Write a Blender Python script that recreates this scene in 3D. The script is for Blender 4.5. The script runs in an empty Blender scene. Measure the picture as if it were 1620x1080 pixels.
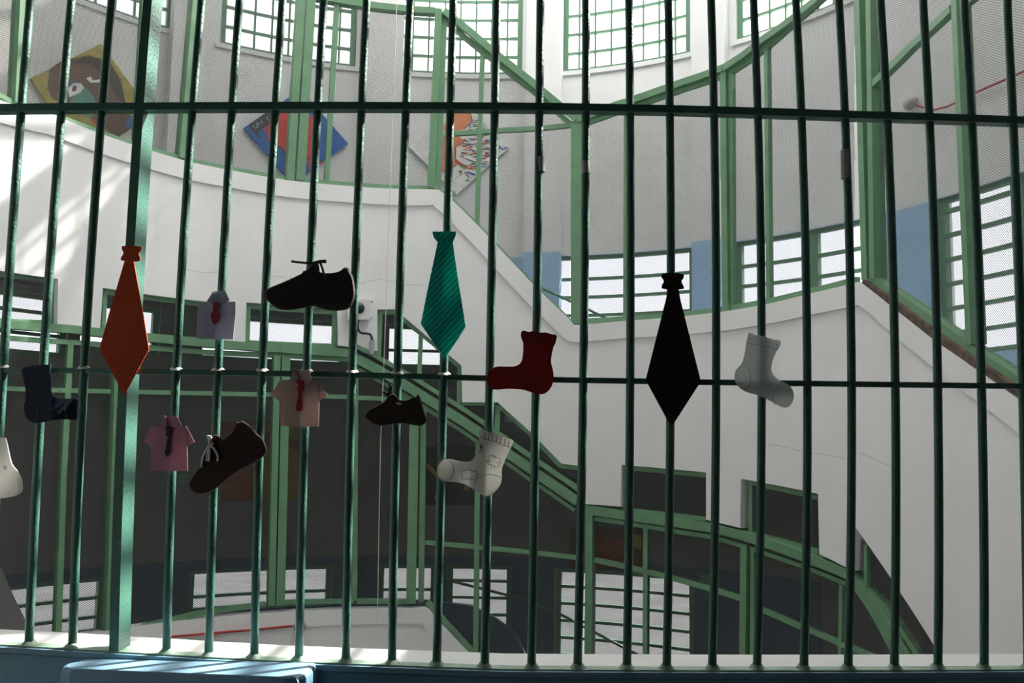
import bpy, bmesh, math, random
import numpy as np
from mathutils import Vector, Matrix

random.seed(7)
rng = np.random.RandomState(5)
SC = bpy.context.scene
COL = SC.collection

# ------------------------------------------------------------------ camera, light, exposure
F_PX = 1500.0
PITCH, ROLL = math.radians(6.2), math.radians(0.9)
EYE = Vector((0.0, 0.0, 1.6))
_R0, _F, _U0 = Vector((1, 0, 0)), Vector((0, math.cos(PITCH), math.sin(PITCH))), Vector((0, -math.sin(PITCH), math.cos(PITCH)))
CR = math.cos(ROLL) * _R0 + math.sin(ROLL) * _U0
CU = -math.sin(ROLL) * _R0 + math.cos(ROLL) * _U0
CF = _F
cam_d = bpy.data.cameras.new('camera')
cam_d.sensor_width = 36.0
cam_d.lens = F_PX / 1620.0 * 36.0
cam_d.clip_start = 0.05
cam_d.dof.use_dof = False
cam = bpy.data.objects.new('camera', cam_d)
COL.objects.link(cam)
cam.matrix_world = Matrix(((CR.x, CU.x, -CF.x, EYE.x), (CR.y, CU.y, -CF.y, EYE.y), (CR.z, CU.z, -CF.z, EYE.z), (0, 0, 0, 1)))
SC.camera = cam

SC.view_settings.view_transform = 'Standard'
SC.view_settings.look = 'None'
SC.view_settings.gamma = 1
SC.view_settings.use_curve_mapping = False
SC.view_settings.exposure = 0.95
SC.cycles.use_denoising = True
SC.cycles.max_bounces = 8
SC.cycles.diffuse_bounces = 5
SC.cycles.transparent_max_bounces = 16
SC.cycles.sample_clamp_indirect = 6

W = bpy.data.worlds.new('overcast_sky')
SC.world = W
W.use_nodes = True
wn = W.node_tree
bg = wn.nodes['Background']
bg.inputs['Strength'].default_value = 1.7
tc = wn.nodes.new('ShaderNodeTexCoord')
noi = wn.nodes.new('ShaderNodeTexNoise'); noi.inputs['Scale'].default_value = 2.0
ramp = wn.nodes.new('ShaderNodeValToRGB')
ramp.color_ramp.elements[0].color = (0.84, 0.87, 0.95, 1)
ramp.color_ramp.elements[1].color = (1, 1, 1, 1)
wn.links.new(tc.outputs['Generated'], noi.inputs['Vector'])
wn.links.new(noi.outputs['Fac'], ramp.inputs['Fac'])
wn.links.new(ramp.outputs['Color'], bg.inputs['Color'])

SUN_AZ, SUN_EL = math.radians(59), math.radians(40)      # azimuth to the right of straight ahead
sd = bpy.data.lights.new('sun', 'SUN')
sd.energy = 11; sd.angle = math.radians(0.53); sd.color = (1.0, 0.95, 0.87)
sun = bpy.data.objects.new('sun', sd)
COL.objects.link(sun)
to_sun = Vector((math.sin(SUN_AZ) * math.cos(SUN_EL), math.cos(SUN_AZ) * math.cos(SUN_EL), math.sin(SUN_EL)))
sun.rotation_euler = to_sun.to_track_quat('Z', 'Y').to_euler()
sun.location = (6, 12, 14)

# ------------------------------------------------------------------ pixel rays and the curved walls
def ray(px, py):
    return CR * ((px - 810) / F_PX) + CU * ((540 - py) / F_PX) + CF

CX, CY = -0.7, 7.0
RTAB = [(-180, 3.75), (-110, 3.75), (-80, 3.78), (-45, 3.76), (-20, 3.72), (0, 3.70), (20, 3.74), (42, 3.70), (60, 3.62), (80, 3.60), (95, 3.72), (111, 4.02), (124, 4.42), (150, 4.3), (180, 3.75)]
_ta = np.array([a for a, b in RTAB], float); _tr = np.array([b for a, b in RTAB], float)
_g = np.arange(-180, 181, 1.0)
_raw = np.interp(_g, _ta, _tr)
_k = np.exp(-0.5 * (np.arange(-18, 19) / 6.0) ** 2); _k /= _k.sum()
_sm = np.convolve(np.pad(_raw, 18, mode='edge'), _k, mode='valid')
def rin(th): return np.interp(np.degrees(th), _g, _sm)
S0 = 3.7

class Ring:                                           # a curved wall round the atrium's axis; s = angle * S0
    def __init__(self, extra): self.e = extra
    def pt(self, s, z, off):
        th = np.asarray(s) / S0
        r = rin(th) + self.e + off
        return np.stack([CX + r * np.sin(th), CY + r * np.cos(th), np.asarray(z) + 0 * th], -1)
    def inv(self, px, py, off=0.0):
        d = ray(px, py); inside = False; t = 4.2
        def g(t):
            x = EYE.x + d.x * t - CX; y = EYE.y + d.y * t - CY
            return math.hypot(x, y) - float(rin(math.atan2(x, y))) - self.e - off
        best = (1e9, 0)
        while t < 20:
            v = g(t)
            if v < best[0]: best = (v, t)
            if v < 0: inside = True
            if inside and v > 0:
                a, b = t - 0.05, t
                for _ in range(30):
                    m = (a + b) / 2
                    if g(m) > 0: b = m
                    else: a = m
                t = (a + b) / 2; break
            t += 0.05
        else:
            t = best[1]
        x = EYE.x + d.x * t; y = EYE.y + d.y * t
        return (math.atan2(x - CX, y - CY) * S0, EYE.z + d.z * t, t)

class Near:                                           # the gentle curve of the near railing; s = x
    def pt(self, s, z, off):
        s = np.asarray(s, float); z = np.asarray(z, float) + 0 * s
        u = np.clip((z - 1.0) / 1.9, 0, 1)
        y = 2.52 + 0.025 * s ** 2 - 0.055 * (4 * u * (1 - u)) + off
        return np.stack([s, y, z], -1)
    def inv(self, px, py, off=0.0):
        d = ray(px, py); t = 2.5
        for _ in range(12):
            x = EYE.x + d.x * t; z = EYE.z + d.z * t
            Y = float(self.pt(x, z, off)[1]); t = (Y - EYE.y) / d.y
        return (EYE.x + d.x * t, EYE.z + d.z * t, t)

IN, OUT, NR = Ring(0.0), Ring(1.7), Near()

# ------------------------------------------------------------------ mesh building
ORG = {}
class MB:
    def __init__(self): self.v = []; self.f = []; self.m = []; self.mats = []; self.cur = 0
    def mat(self, m):
        if m not in self.mats: self.mats.append(m)
        self.cur = self.mats.index(m); return self
    def add(self, vs, fs):
        b = len(self.v); self.v += [tuple(float(c) for c in p) for p in vs]
        for f in fs: self.f.append([b + i for i in f]); self.m.append(self.cur)
    def build(self, name, mat=None, parent=None, smooth=False, bevel=0):
        me = bpy.data.meshes.new(name)
        o = bpy.data.objects.new(name, me); COL.objects.link(o)
        og = ORG.get(parent, Vector((0, 0, 0))) if parent is not None else Vector((0, 0, 0))
        me.from_pydata([(x - og.x, y - og.y, z - og.z) for x, y, z in self.v], [], self.f)
        if self.mats:
            for m in self.mats: me.materials.append(m)
            me.polygons.foreach_set('material_index', self.m)
        elif mat: me.materials.append(mat)
        if parent is not None: o.parent = parent
        ORG[o] = og
        bm = bmesh.new(); bm.from_mesh(me)
        bmesh.ops.remove_doubles(bm, verts=bm.verts, dist=1e-5)
        bmesh.ops.recalc_face_normals(bm, faces=bm.faces); bm.to_mesh(me); bm.free()
        if smooth:
            me.polygons.foreach_set('use_smooth', [True] * len(me.polygons))
        if bevel:
            b = o.modifiers.new('bevel', 'BEVEL'); b.width = bevel; b.segments = 2; b.limit_method = 'ANGLE'
        return o

def densify(pts, step=0.12):
    out = []
    for (a, b) in zip(pts[:-1], pts[1:]):
        n = max(1, int(math.ceil(math.hypot(b[0] - a[0], b[1] - a[1]) / step)))
        for i in range(n): out.append(tuple(a[j] + (b[j] - a[j]) * i / n for j in range(len(a))))
    out.append(pts[-1]); return out

def beam_sz(mb, S, pts, w, o0, o1, step=0.12):
    """bar of width w along (s,z) points, from wall offset o0 (void side) to o1; w may be per point"""
    if not isinstance(w, (list, tuple)): w = [w] * len(pts)
    P = densify([(p[0], p[1], ww) for p, ww in zip(pts, w)], step)
    n = len(P); L = []; R = []
    for i in range(n):
        a = P[max(0, i - 1)]; b = P[min(n - 1, i + 1)]
        dx, dz = b[0] - a[0], b[1] - a[1]; l = math.hypot(dx, dz) or 1
        nx, nz = -dz / l, dx / l; h = P[i][2] / 2
        L.append((P[i][0] + nx * h, P[i][1] + nz * h)); R.append((P[i][0] - nx * h, P[i][1] - nz * h))
    rows = []
    for arr, off in ((L, o0), (R, o0), (R, o1), (L, o1)):
        rows.append(S.pt(np.array([p[0] for p in arr]), np.array([p[1] for p in arr]), off))
    vs = []
    for i in range(n): vs += [rows[k][i] for k in range(4)]
    fs = []
    for i in range(n - 1):
        for k in range(4):
            k2 = (k + 1) % 4; fs.append([i * 4 + k, i * 4 + k2, i * 4 + 4 + k2, i * 4 + 4 + k])
    fs.append([0, 1, 2, 3]); fs.append([(n - 1) * 4 + k for k in (3, 2, 1, 0)])
    mb.add(vs, fs)

def to_sz(S, pts, off): return [S.inv(x, y, off) for x, y in pts]

def beam(mb, S, pts, wpx, o0=0.0, o1=0.06):
    q = to_sz(S, pts, o0)
    if not isinstance(wpx, (list, tuple)): wpx = [wpx] * len(pts)
    beam_sz(mb, S, [(a[0], a[1]) for a in q], [w * a[2] / F_PX for w, a in zip(wpx, q)], o0, o1)

def poly_sz(mb, S, polys, o0, o1, step=0.1, caps=True):
    """even-odd filled area in (s,z), thick from o0 to o1, following the curve"""
    xs = set()
    for p in polys:
        for a in p: xs.add(round(a[0], 5))
    lo, hi = min(xs), max(xs)
    k = int(math.ceil((hi - lo) / step))
    base = sorted(xs)
    for i in range(1, k):
        x = lo + (hi - lo) * i / k
        j = np.searchsorted(base, x)
        if min(abs(base[max(0, j - 1)] - x), abs(base[min(len(base) - 1, j)] - x)) > step * 0.25: xs.add(x)
    X = sorted(xs)
    edges = [(p[i], p[(i + 1) % len(p)]) for p in polys for i in range(len(p))]
    def side(a0, z0, a1, z1):
        q = [S.pt(a0, z0, o0), S.pt(a1, z1, o0), S.pt(a1, z1, o1), S.pt(a0, z0, o1)]
        mb.add(q, [[0, 1, 2, 3]])
    for a, b in zip(X[:-1], X[1:]):
        if b - a < 1e-6: continue
        m = (a + b) / 2; hits = []
        for (p, q) in edges:
            x0, x1 = p[0], q[0]
            if abs(x1 - x0) < 1e-7: continue
            if min(x0, x1) < m < max(x0, x1):
                f = lambda x: p[1] + (q[1] - p[1]) * (x - x0) / (x1 - x0)
                hits.append((f(m), f(a), f(b)))
        hits.sort()
        for h0, h1 in zip(hits[0::2], hits[1::2]):
            for o in ((o0, o1) if abs(o1 - o0) > 1e-6 else (o0,)):
                q = [S.pt(a, h0[1], o), S.pt(b, h0[2], o), S.pt(b, h1[2], o), S.pt(a, h1[1], o)]
                mb.add(q, [[0, 1, 2, 3]])
            if caps and abs(o1 - o0) > 1e-6:
                side(a, h0[1], b, h0[2]); side(a, h1[1], b, h1[2])
    if caps and abs(o1 - o0) > 1e-6:
        for (p, q) in edges:
            if abs(p[0] - q[0]) < 1e-4 and abs(p[1] - q[1]) > 1e-4: side(p[0], p[1], q[0], q[1])

def poly(mb, S, pts, o0, o1, step=0.1):
    poly_sz(mb, S, [[(a[0], a[1]) for a in to_sz(S, pts, o0)]], o0, o1, step)

def pip(poly_, X, Z):
    ins = np.zeros(X.shape, bool); n = len(poly_)
    for i in range(n):
        x0, z0 = poly_[i]; x1, z1 = poly_[(i + 1) % n]
        c = (z0 > Z) != (z1 > Z)
        with np.errstate(divide='ignore', invalid='ignore'):
            xx = (x1 - x0) * (Z - z0) / (z1 - z0) + x0
        ins ^= c & (X < xx)
    return ins

MW, MH, MT = 0.026, 0.0175, 0.0040                     # expanded-metal cell and strand width
NSTR = [0]
def wire_mesh(S, pts, off, parent, sz=False, mat=None):
    P = pts if sz else [(a[0], a[1]) for a in to_sz(S, pts, off)]
    s0 = min(p[0] for p in P); s1 = max(p[0] for p in P); z0 = min(p[1] for p in P); z1 = max(p[1] for p in P)
    ns = int((s1 - s0) / (MW / 2)) + 2; nz = int((z1 - z0) / (MH / 2)) + 2
    i, j = np.meshgrid(np.arange(ns), np.arange(nz), indexing='ij'); i = i.ravel(); j = j.ravel()
    up = ((i + j) % 2 == 0)
    # one strand per half-cell, rising or falling in turn
    xa = s0 + i * MW / 2; xb = xa + MW / 2
    za = z0 + np.where(up, j, j + 1) * MH / 2; zb = z0 + np.where(up, j + 1, j) * MH / 2
    keep = pip(P, (xa + xb) / 2, (za + zb) / 2)
    xa, xb, za, zb = xa[keep], xb[keep], za[keep], zb[keep]
    n = len(xa)
    if n == 0: return None
    NSTR[0] += n
    h = MT / 2
    vs = np.empty((n, 4, 3))
    vs[:, 0] = S.pt(xa, za - h, off); vs[:, 1] = S.pt(xb, zb - h, off); vs[:, 2] = S.pt(xb, zb + h, off - 0.0015); vs[:, 3] = S.pt(xa, za + h, off - 0.0015)
    og = ORG.get(parent, Vector((0, 0, 0)))
    vs = vs.reshape(-1, 3) - np.array(og)
    me = bpy.data.meshes.new('wire_mesh')
    me.vertices.add(n * 4); me.vertices.foreach_set('co', vs.ravel())
    me.loops.add(n * 4); me.loops.foreach_set('vertex_index', np.arange(n * 4))
    me.polygons.add(n); me.polygons.foreach_set('loop_start', np.arange(n) * 4); me.polygons.foreach_set('loop_total', np.full(n, 4))
    me.update(calc_edges=True)
    me.materials.append(mat or M['mesh'])
    o = bpy.data.objects.new('wire_mesh', me); COL.objects.link(o); o.parent = parent; ORG[o] = og
    return o

def tube(mb, pts, r, n=8, closed=False):
    pts = [Vector(p) for p in pts]; rs = r if isinstance(r, (list, tuple)) else [r] * len(pts)
    vs = []; prev = None; m = len(pts)
    for i, p in enumerate(pts):
        a = pts[(i - 1) % m] if (closed or i > 0) else p
        b = pts[(i + 1) % m] if (closed or i < m - 1) else p
        t = (b - a).normalized()
        if prev is None:
            ref = Vector((0, 0, 1)) if abs(t.z) < 0.9 else Vector((1, 0, 0)); u = t.cross(ref).normalized()
        else:
            u = (prev - t * prev.dot(t)).normalized()
        prev = u; w = t.cross(u)
        for k in range(n):
            a_ = 2 * math.pi * k / n; vs.append(p + (u * math.cos(a_) + w * math.sin(a_)) * rs[i])
    fs = []
    for i in range(m if closed else m - 1):
        i2 = (i + 1) % m
        for k in range(n): fs.append([i * n + k, i * n + (k + 1) % n, i2 * n + (k + 1) % n, i2 * n + k])
    if not closed: fs.append(list(range(n))[::-1]); fs.append([(m - 1) * n + k for k in range(n)])
    mb.add(vs, fs)

def on(S, px, py, off=0.0):
    s, z, t = S.inv(px, py, off); return Vector(S.pt(s, z, off))
def px_tube(mb, S, pts, rpx, off=0.0, n=8):
    q = [on(S, x, y, off) for x, y in pts]
    r = rpx * (q[0] - EYE).dot(CF) / F_PX
    tube(mb, q, r, n)

def box(mb, x0, x1, y0, y1, z0, z1):
    vs = [(x, y, z) for x in (x0, x1) for y in (y0, y1) for z in (z0, z1)]
    mb.add(vs, [[0, 1, 3, 2], [4, 6, 7, 5], [0, 4, 5, 1], [2, 3, 7, 6], [0, 2, 6, 4], [1, 5, 7, 3]])

def chaikin(p, n=2, closed=True):
    for _ in range(n):
        q = []
        m = len(p)
        for i in range(m if closed else m - 1):
            a, b = p[i], p[(i + 1) % m]
            q.append((a[0] * .75 + b[0] * .25, a[1] * .75 + b[1] * .25)); q.append((a[0] * .25 + b[0] * .75, a[1] * .25 + b[1] * .75))
        if not closed: q = [p[0]] + q + [p[-1]]
        p = q
    return p

# ------------------------------------------------------------------ materials
M = {}
def mk(name, col, rough=0.6, var=0.0, vscale=6.0, bump=0.0, bscale=60.0, spec=0.4, metal=0.0, trans=0.0, col2=None, transl=0.0):
    m = bpy.data.materials.new(name); m.use_nodes = True; nt = m.node_tree; b = nt.nodes['Principled BSDF']
    b.inputs['Roughness'].default_value = rough; b.inputs['Metallic'].default_value = metal
    b.inputs['Specular IOR Level'].default_value = spec
    c = (*col, 1)
    b.inputs['Base Color'].default_value = c
    tcn = nt.nodes.new('ShaderNodeTexCoord')
    if var or col2:
        no = nt.nodes.new('ShaderNodeTexNoise'); no.inputs['Scale'].default_value = vscale; no.inputs['Detail'].default_value = 5
        nt.links.new(tcn.outputs['Object'], no.inputs['Vector'])
        r = nt.nodes.new('ShaderNodeValToRGB')
        r.color_ramp.elements[0].position = 0.32; r.color_ramp.elements[1].position = 0.62
        c2 = col2 or tuple(max(0, x * (1 - var)) for x in col)
        r.color_ramp.elements[0].color = (*c2, 1); r.color_ramp.elements[1].color = c
        nt.links.new(no.outputs['Fac'], r.inputs['Fac']); nt.links.new(r.outputs['Color'], b.inputs['Base Color'])
    if bump:
        nb = nt.nodes.new('ShaderNodeTexNoise'); nb.inputs['Scale'].default_value = bscale
        nt.links.new(tcn.outputs['Object'], nb.inputs['Vector'])
        bu = nt.nodes.new('ShaderNodeBump'); bu.inputs['Strength'].default_value = bump; bu.inputs['Distance'].default_value = 0.01
        nt.links.new(nb.outputs['Fac'], bu.inputs['Height']); nt.links.new(bu.outputs['Normal'], b.inputs['Normal'])
    if transl:
        tr = nt.nodes.new('ShaderNodeBsdfTranslucent'); tr.inputs['Color'].default_value = c
        mx = nt.nodes.new('ShaderNodeMixShader'); mx.inputs['Fac'].default_value = transl
        nt.links.new(b.outputs[0], mx.inputs[1]); nt.links.new(tr.outputs[0], mx.inputs[2])
        nt.links.new(mx.outputs[0], nt.nodes['Material Output'].inputs['Surface'])
    M[name] = m; return m

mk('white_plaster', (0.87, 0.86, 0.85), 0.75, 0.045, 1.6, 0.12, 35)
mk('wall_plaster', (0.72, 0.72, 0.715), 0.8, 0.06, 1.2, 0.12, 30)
mk('shaded_plaster', (0.20, 0.188, 0.18), 0.8, 0.10, 2.0, 0.12, 30)  # wall plaster with the lower galleries' shade mixed into the colour
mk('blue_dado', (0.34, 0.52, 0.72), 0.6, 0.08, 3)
mk('green_paint', (0.17, 0.33, 0.19), 0.45, 0.14, 5, 0.05, 90)
mk('green_window', (0.11, 0.23, 0.14), 0.5, 0.1, 5)
mk('mesh', (0.10, 0.11, 0.105), 0.6)
mk('rail_paint', (0.055, 0.16, 0.12), 0.4, 0.18, 9, 0.25, 120, spec=0.5)
mk('foot_paint', (0.33, 0.47, 0.36), 0.6, 0.35, 18)
mk('sill_white', (0.82, 0.80, 0.78), 0.7, 0.08, 6, 0.1, 60)
mk('blue_wall', (0.20, 0.37, 0.48), 0.6, 0.1, 4, 0.1, 60)
mk('blue_ledge', (0.22, 0.40, 0.56), 0.5, 0.12, 5, 0.15, 70)
mk('room_plaster', (0.45, 0.46, 0.47), 0.9, 0.1, 2)
mk('room_floor', (0.16, 0.15, 0.14), 0.8, 0.2, 3)
mk('slab', (0.42, 0.41, 0.40), 0.9, 0.15, 2)
mk('brown_edge', (0.17, 0.11, 0.085), 0.8, col2=(0.06, 0.045, 0.04), vscale=14)
mk('shaded_dado', (0.085, 0.115, 0.165), 0.6, 0.08, 3)  # blue dado darkened to stand for shade in the lower gallery
mk('yard', (0.12, 0.12, 0.118), 0.9, 0.3, 0.6)
mk('groove', (0.50, 0.49, 0.48), 0.9)
mk('glass_frost', (0.9, 0.93, 0.95), 0.3)
def glass():
    m = bpy.data.materials.new('window_glass'); m.use_nodes = True; nt = m.node_tree; nt.nodes.clear()
    o = nt.nodes.new('ShaderNodeOutputMaterial'); t = nt.nodes.new('ShaderNodeBsdfTransparent'); t.inputs['Color'].default_value = (0.96, 0.97, 0.97, 1)
    g = nt.nodes.new('ShaderNodeBsdfGlossy'); g.inputs['Roughness'].default_value = 0.08
    x = nt.nodes.new('ShaderNodeMixShader'); x.inputs['Fac'].default_value = 0.05
    nt.links.new(t.outputs[0], x.inputs[1]); nt.links.new(g.outputs[0], x.inputs[2]); nt.links.new(x.outputs[0], o.inputs['Surface'])
    M['glass'] = m
glass()
_d = M['glass'].copy(); _d.name = 'dusty_window_glass'; M['dusty_glass'] = _d
for _n in _d.node_tree.nodes:
    if _n.type == 'BSDF_TRANSPARENT': _n.inputs['Color'].default_value = (0.53, 0.54, 0.56, 1)
def frosted():
    m = bpy.data.materials.new('frosted_window_glass'); m.use_nodes = True; nt = m.node_tree; nt.nodes.clear()
    o = nt.nodes.new('ShaderNodeOutputMaterial'); t = nt.nodes.new('ShaderNodeBsdfTransparent')
    g = nt.nodes.new('ShaderNodeBsdfTranslucent'); g.inputs['Color'].default_value = (0.93, 0.94, 0.95, 1)
    x = nt.nodes.new('ShaderNodeMixShader'); x.inputs['Fac'].default_value = 0.78
    nt.links.new(t.outputs[0], x.inputs[1]); nt.links.new(g.outputs[0], x.inputs[2]); nt.links.new(x.outputs[0], o.inputs['Surface'])
    M['frost'] = m
frosted()
mk('orange_foam', (0.62, 0.085, 0.02), 0.8, 0.06, 30); mk('orange_line', (0.16, 0.03, 0.02), 0.8)
mk('teal_foam', (0.03, 0.62, 0.52), 0.75, 0.05, 30, transl=0.25); mk('teal_line', (0.0, 0.06, 0.08), 0.8)
mk('black_foam', (0.012, 0.010, 0.022), 0.8); mk('gold_line', (0.10, 0.075, 0.05), 0.7)
mk('red_foam', (0.36, 0.012, 0.015), 0.8, 0.05, 30); mk('grey_line', (0.24, 0.14, 0.15), 0.8)
mk('navy_foam', (0.012, 0.02, 0.045), 0.8); mk('navy_line', (0.05, 0.08, 0.14), 0.8)
mk('white_foam', (0.80, 0.79, 0.76), 0.85, 0.04, 20, transl=0.32); mk('ink', (0.02, 0.05, 0.16), 0.8)
mk('grey_white_foam', (0.76, 0.79, 0.77), 0.85, 0.03, 20, transl=0.5); mk('pencil', (0.16, 0.17, 0.18), 0.8)
mk('black_shoe', (0.018, 0.014, 0.012), 0.75); mk('shoe_line', (0.02, 0.10, 0.05), 0.7)
mk('brown_shoe', (0.035, 0.014, 0.010), 0.75); mk('brown_edge_foam', (0.20, 0.05, 0.03), 0.8)
mk('sneaker_foam', (0.035, 0.022, 0.014), 0.75); mk('blue_ink', (0.03, 0.06, 0.18), 0.7)
mk('lace_white', (0.75, 0.72, 0.68), 0.8); mk('lace_black', (0.01, 0.01, 0.01), 0.7)
mk('paper_lilac', (0.48, 0.49, 0.58), 0.8, transl=0.25); mk('paper_pink', (0.50, 0.27, 0.34), 0.8, transl=0.22); mk('paper_cream', (0.56, 0.44, 0.41), 0.8, transl=0.25)
mk('tie_red', (0.42, 0.015, 0.03), 0.7); mk('tie_black', (0.012, 0.012, 0.016), 0.7)
mk('fold_line', (0.30, 0.24, 0.30), 0.8)
for n, c in dict(p_ochre=(0.42, 0.34, 0.07), p_brown=(0.15, 0.075, 0.05), p_dark=(0.05, 0.04, 0.035), p_teal=(0.10, 0.30, 0.24), p_blue=(0.03, 0.13, 0.42), p_red=(0.62, 0.06, 0.05),
                 p_white=(0.80, 0.80, 0.78), p_orange=(0.78, 0.27, 0.12), p_ltblue=(0.30, 0.45, 0.60), p_green=(0.15, 0.42, 0.14), p_grey=(0.45, 0.47, 0.47), p_yellow=(0.55, 0.38, 0.05), p_purple=(0.22, 0.12, 0.40), p_ember=(0.26, 0.07, 0.03), p_mustard=(0.30, 0.21, 0.03)).items():
    mk(n, c, 0.7, 0.25, 12)
mk('housing', (0.74, 0.73, 0.70), 0.5); mk('lens_dark', (0.03, 0.03, 0.04), 0.15); mk('cable', (0.03, 0.03, 0.03), 0.5); mk('grey_plastic', (0.42, 0.42, 0.43), 0.5)
mk('red_pipe', (0.42, 0.03, 0.025), 0.45); mk('cord', (0.75, 0.72, 0.66), 0.8)
mk('tape', (0.45, 0.45, 0.46), 0.8); mk('lamp_glass', (0.45, 0.44, 0.42), 0.3)

def thing(name, label, cat, base=(0, 0, 0), group=None):
    o = bpy.data.objects.new(name, None); COL.objects.link(o); o.location = base; ORG[o] = Vector(base)
    o.empty_display_size = 0.05
    o['label'] = label; o['category'] = cat
    if group: o['group'] = group
    return o
def tag(o, label, cat, group=None):
    o['label'] = label; o['category'] = cat
    if group: o['group'] = group
    return o
def struct(mb, name, mat=None, **k):
    o = mb.build(name, mat, **k); o['kind'] = 'structure'; return o

# ================================================================== THE SETTING
EZ = EYE.z
def w_out(x0, x1, yt, yb, xr=None, off=0.0):
    """window opening (s0,s1,z0,z1) on the outer wall from its picture edges"""
    xr = xr if xr is not None else (x0 + x1) / 2
    a = OUT.inv(x0, yb, off)[0]; b = OUT.inv(x1, yb, off)[0]
    return [a, b, OUT.inv(xr, yb, off)[1], OUT.inv(xr, yt, off)[1]]

HS = OUT.inv(563, 107)[1]                        # sill height of the high windows of the upper gallery
HT = HS + 2.9
wins = []      # (s0,s1,z0,z1, style, operable)
def hw(x0, x1, y): wins.append([OUT.inv(x0, y)[0], OUT.inv(x1, y)[0], HS, HT, 'grid'])
hw(120, 275, 40); hw(347, 563, 90); hw(627, 826, 110); hw(890, 1092, 90)
s1092 = OUT.inv(1092, 75)[0]
s1165 = OUT.inv(1165, 45)[0]
wins.append([s1165, s1165 + 1.75, HS, HT, 'grid'])
# low windows of the middle gallery
zt, zb = OUT.inv(983, 400)[1], OUT.inv(983, 512)[1] - 0.10
for x0, x1 in ((875, 1098), (1163, 1405), (1484, 1700)):
    wins.append([OUT.inv(x0, 440)[0], OUT.inv(min(x1, 1640), 440)[0] + (0.5 if x1 > 1640 else 0), zb - (0.55 if x0 > 1400 else 0), zt, 'louvre'])
Z_B_TOP = zt
# high windows of the lower gallery
zt, zb = OUT.inv(460, 505)[1], OUT.inv(400, 572)[1]
for x0, x1 in ((-90, 107), (118, 252), (312, 547), (607, 705)):
    wins.append([OUT.inv(x0, 540)[0], OUT.inv(x1, 540)[0], zb - (0.10 if x0 < 0 else 0), zt, 'double'])
# low windows of the lower gallery
zt, zb = OUT.inv(410, 897)[1], OUT.inv(410, 962)[1]
ZLW = zt
for x0, x1, dz in ((-90, 168, 0.12), (298, 525, 0), (598, 690, 0), (707, 810, 0.30), (878, 1098, 0.75)):
    wins.append([OUT.inv(x0, 930)[0], OUT.inv(x1, 930)[0], zb - dz, zt, 'low'])

# high window at the right, out of view: the sun comes in through it
_tgt = Vector((-0.95, 2.5, 2.05)); _k = (7.35 - _tgt.z) / to_sun.z; _p = _tgt + to_sun * _k
_s = math.atan2(_p.x - CX, _p.y - CY) * S0
SUNWIN = [_s - 0.50, _s + 0.40, 5.95, 9.5, 'low']
wins.append(SUNWIN)
SA, SB = math.radians(-142) * S0, math.radians(134.5) * S0
WTOP, WBOT = EZ + 8.2, -4.2
mb = MB(); print('sunwin', _p, _s / S0 * 57.3)
outline = [(SA, WBOT), (SB, WBOT), (SB, WTOP), (SA, WTOP)]
rects = [[(w[0], w[2]), (w[1], w[2]), (w[1], w[3]), (w[0], w[3])] for w in wins]
poly_sz(mb, OUT, [outline] + rects, 0.0, 0.22, 0.16)
struct(mb, 'wall_outer', M['wall_plaster'])

def pilaster(x, ytop_blue, wpx=34, z0=None, z1=None, y=300):
    s, z, t = OUT.inv(x, y); w = wpx * t / F_PX
    beam_sz(pil, OUT, [(s, z0), (s, z1)], w, -0.13, 0.0)
pil = MB()
for x, y in ((290, 60), (605, 200), (860, 300), (1128, 300)): pilaster(x, 0, 40 if x > 500 else 30, EZ + 1.75, WTOP, y)
struct(pil, 'trim_pilasters', M['wall_plaster'])

mb = MB()
for x, y in ((860, 300), (1128, 300)):
    s, z, t = OUT.inv(x, y); w = 41 * t / F_PX
    beam_sz(mb, OUT, [(s, EZ + 0.3), (s, Z_B_TOP + 0.03)], w, -0.134, 0.0)
struct(mb, 'trim_pilaster_dado', M['blue_dado'])
# unseen roof over the stairwell, added to shape the light: solid over the near part, a frosted skylight in green bars over the far part
YR = CY + 0.2
aa = np.linspace(math.radians(-142), math.radians(134), 90)
rim = [tuple(OUT.pt(a * S0, 0, 0.15)[:2]) for a in aa]
far = [p for p in rim if p[1] >= YR]; nl = [p for p in rim[:45] if p[1] < YR]; nr = [p for p in rim[45:] if p[1] < YR]
near_ = nl + [(far[0][0], YR), (far[-1][0], YR)] + nr
mb = MB(); m_ = len(near_); mb.add([(x, y, z) for z in (WTOP, WTOP + .2) for x, y in near_], [list(range(m_)), list(range(m_, 2 * m_))] + [[k, (k + 1) % m_, m_ + (k + 1) % m_, m_ + k] for k in range(m_)])
lf = [p for p in far if p[0] <= -2.0]; lf = lf + [(-2.0, lf[-1][1]), (-2.0, YR)]
m_ = len(lf); mb.add([(x, y, z) for z in (WTOP, WTOP + .2) for x, y in lf], [list(range(m_)), list(range(m_, 2 * m_))] + [[k, (k + 1) % m_, m_ + (k + 1) % m_, m_ + k] for k in range(m_)])
struct(mb, 'ceiling_added', M['white_plaster'])
far = [p for p in far if p[0] > -2.0]; far = [(-2.0, far[0][1])] + far
mb = MB(); fp = [(far[0][0], YR)] + far + [(far[-1][0], YR)]; mb.add([(x, y, WTOP + .1) for x, y in fp], [list(range(len(fp)))])
sky_o = mb.build('window_added_skylight', M['frost']); sky_o['kind'] = 'structure'
mb = MB()
for x in np.arange(-1.6, 5.2, 0.75):
    yy = [p[1] for p in far if abs(p[0] - x) < 0.25]
    if yy and max(yy) > YR + .1: box(mb, x - .03, x + .03, YR, max(yy), WTOP, WTOP + .09)
mb.build('glazing_bars', M['green_window'], sky_o)
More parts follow.
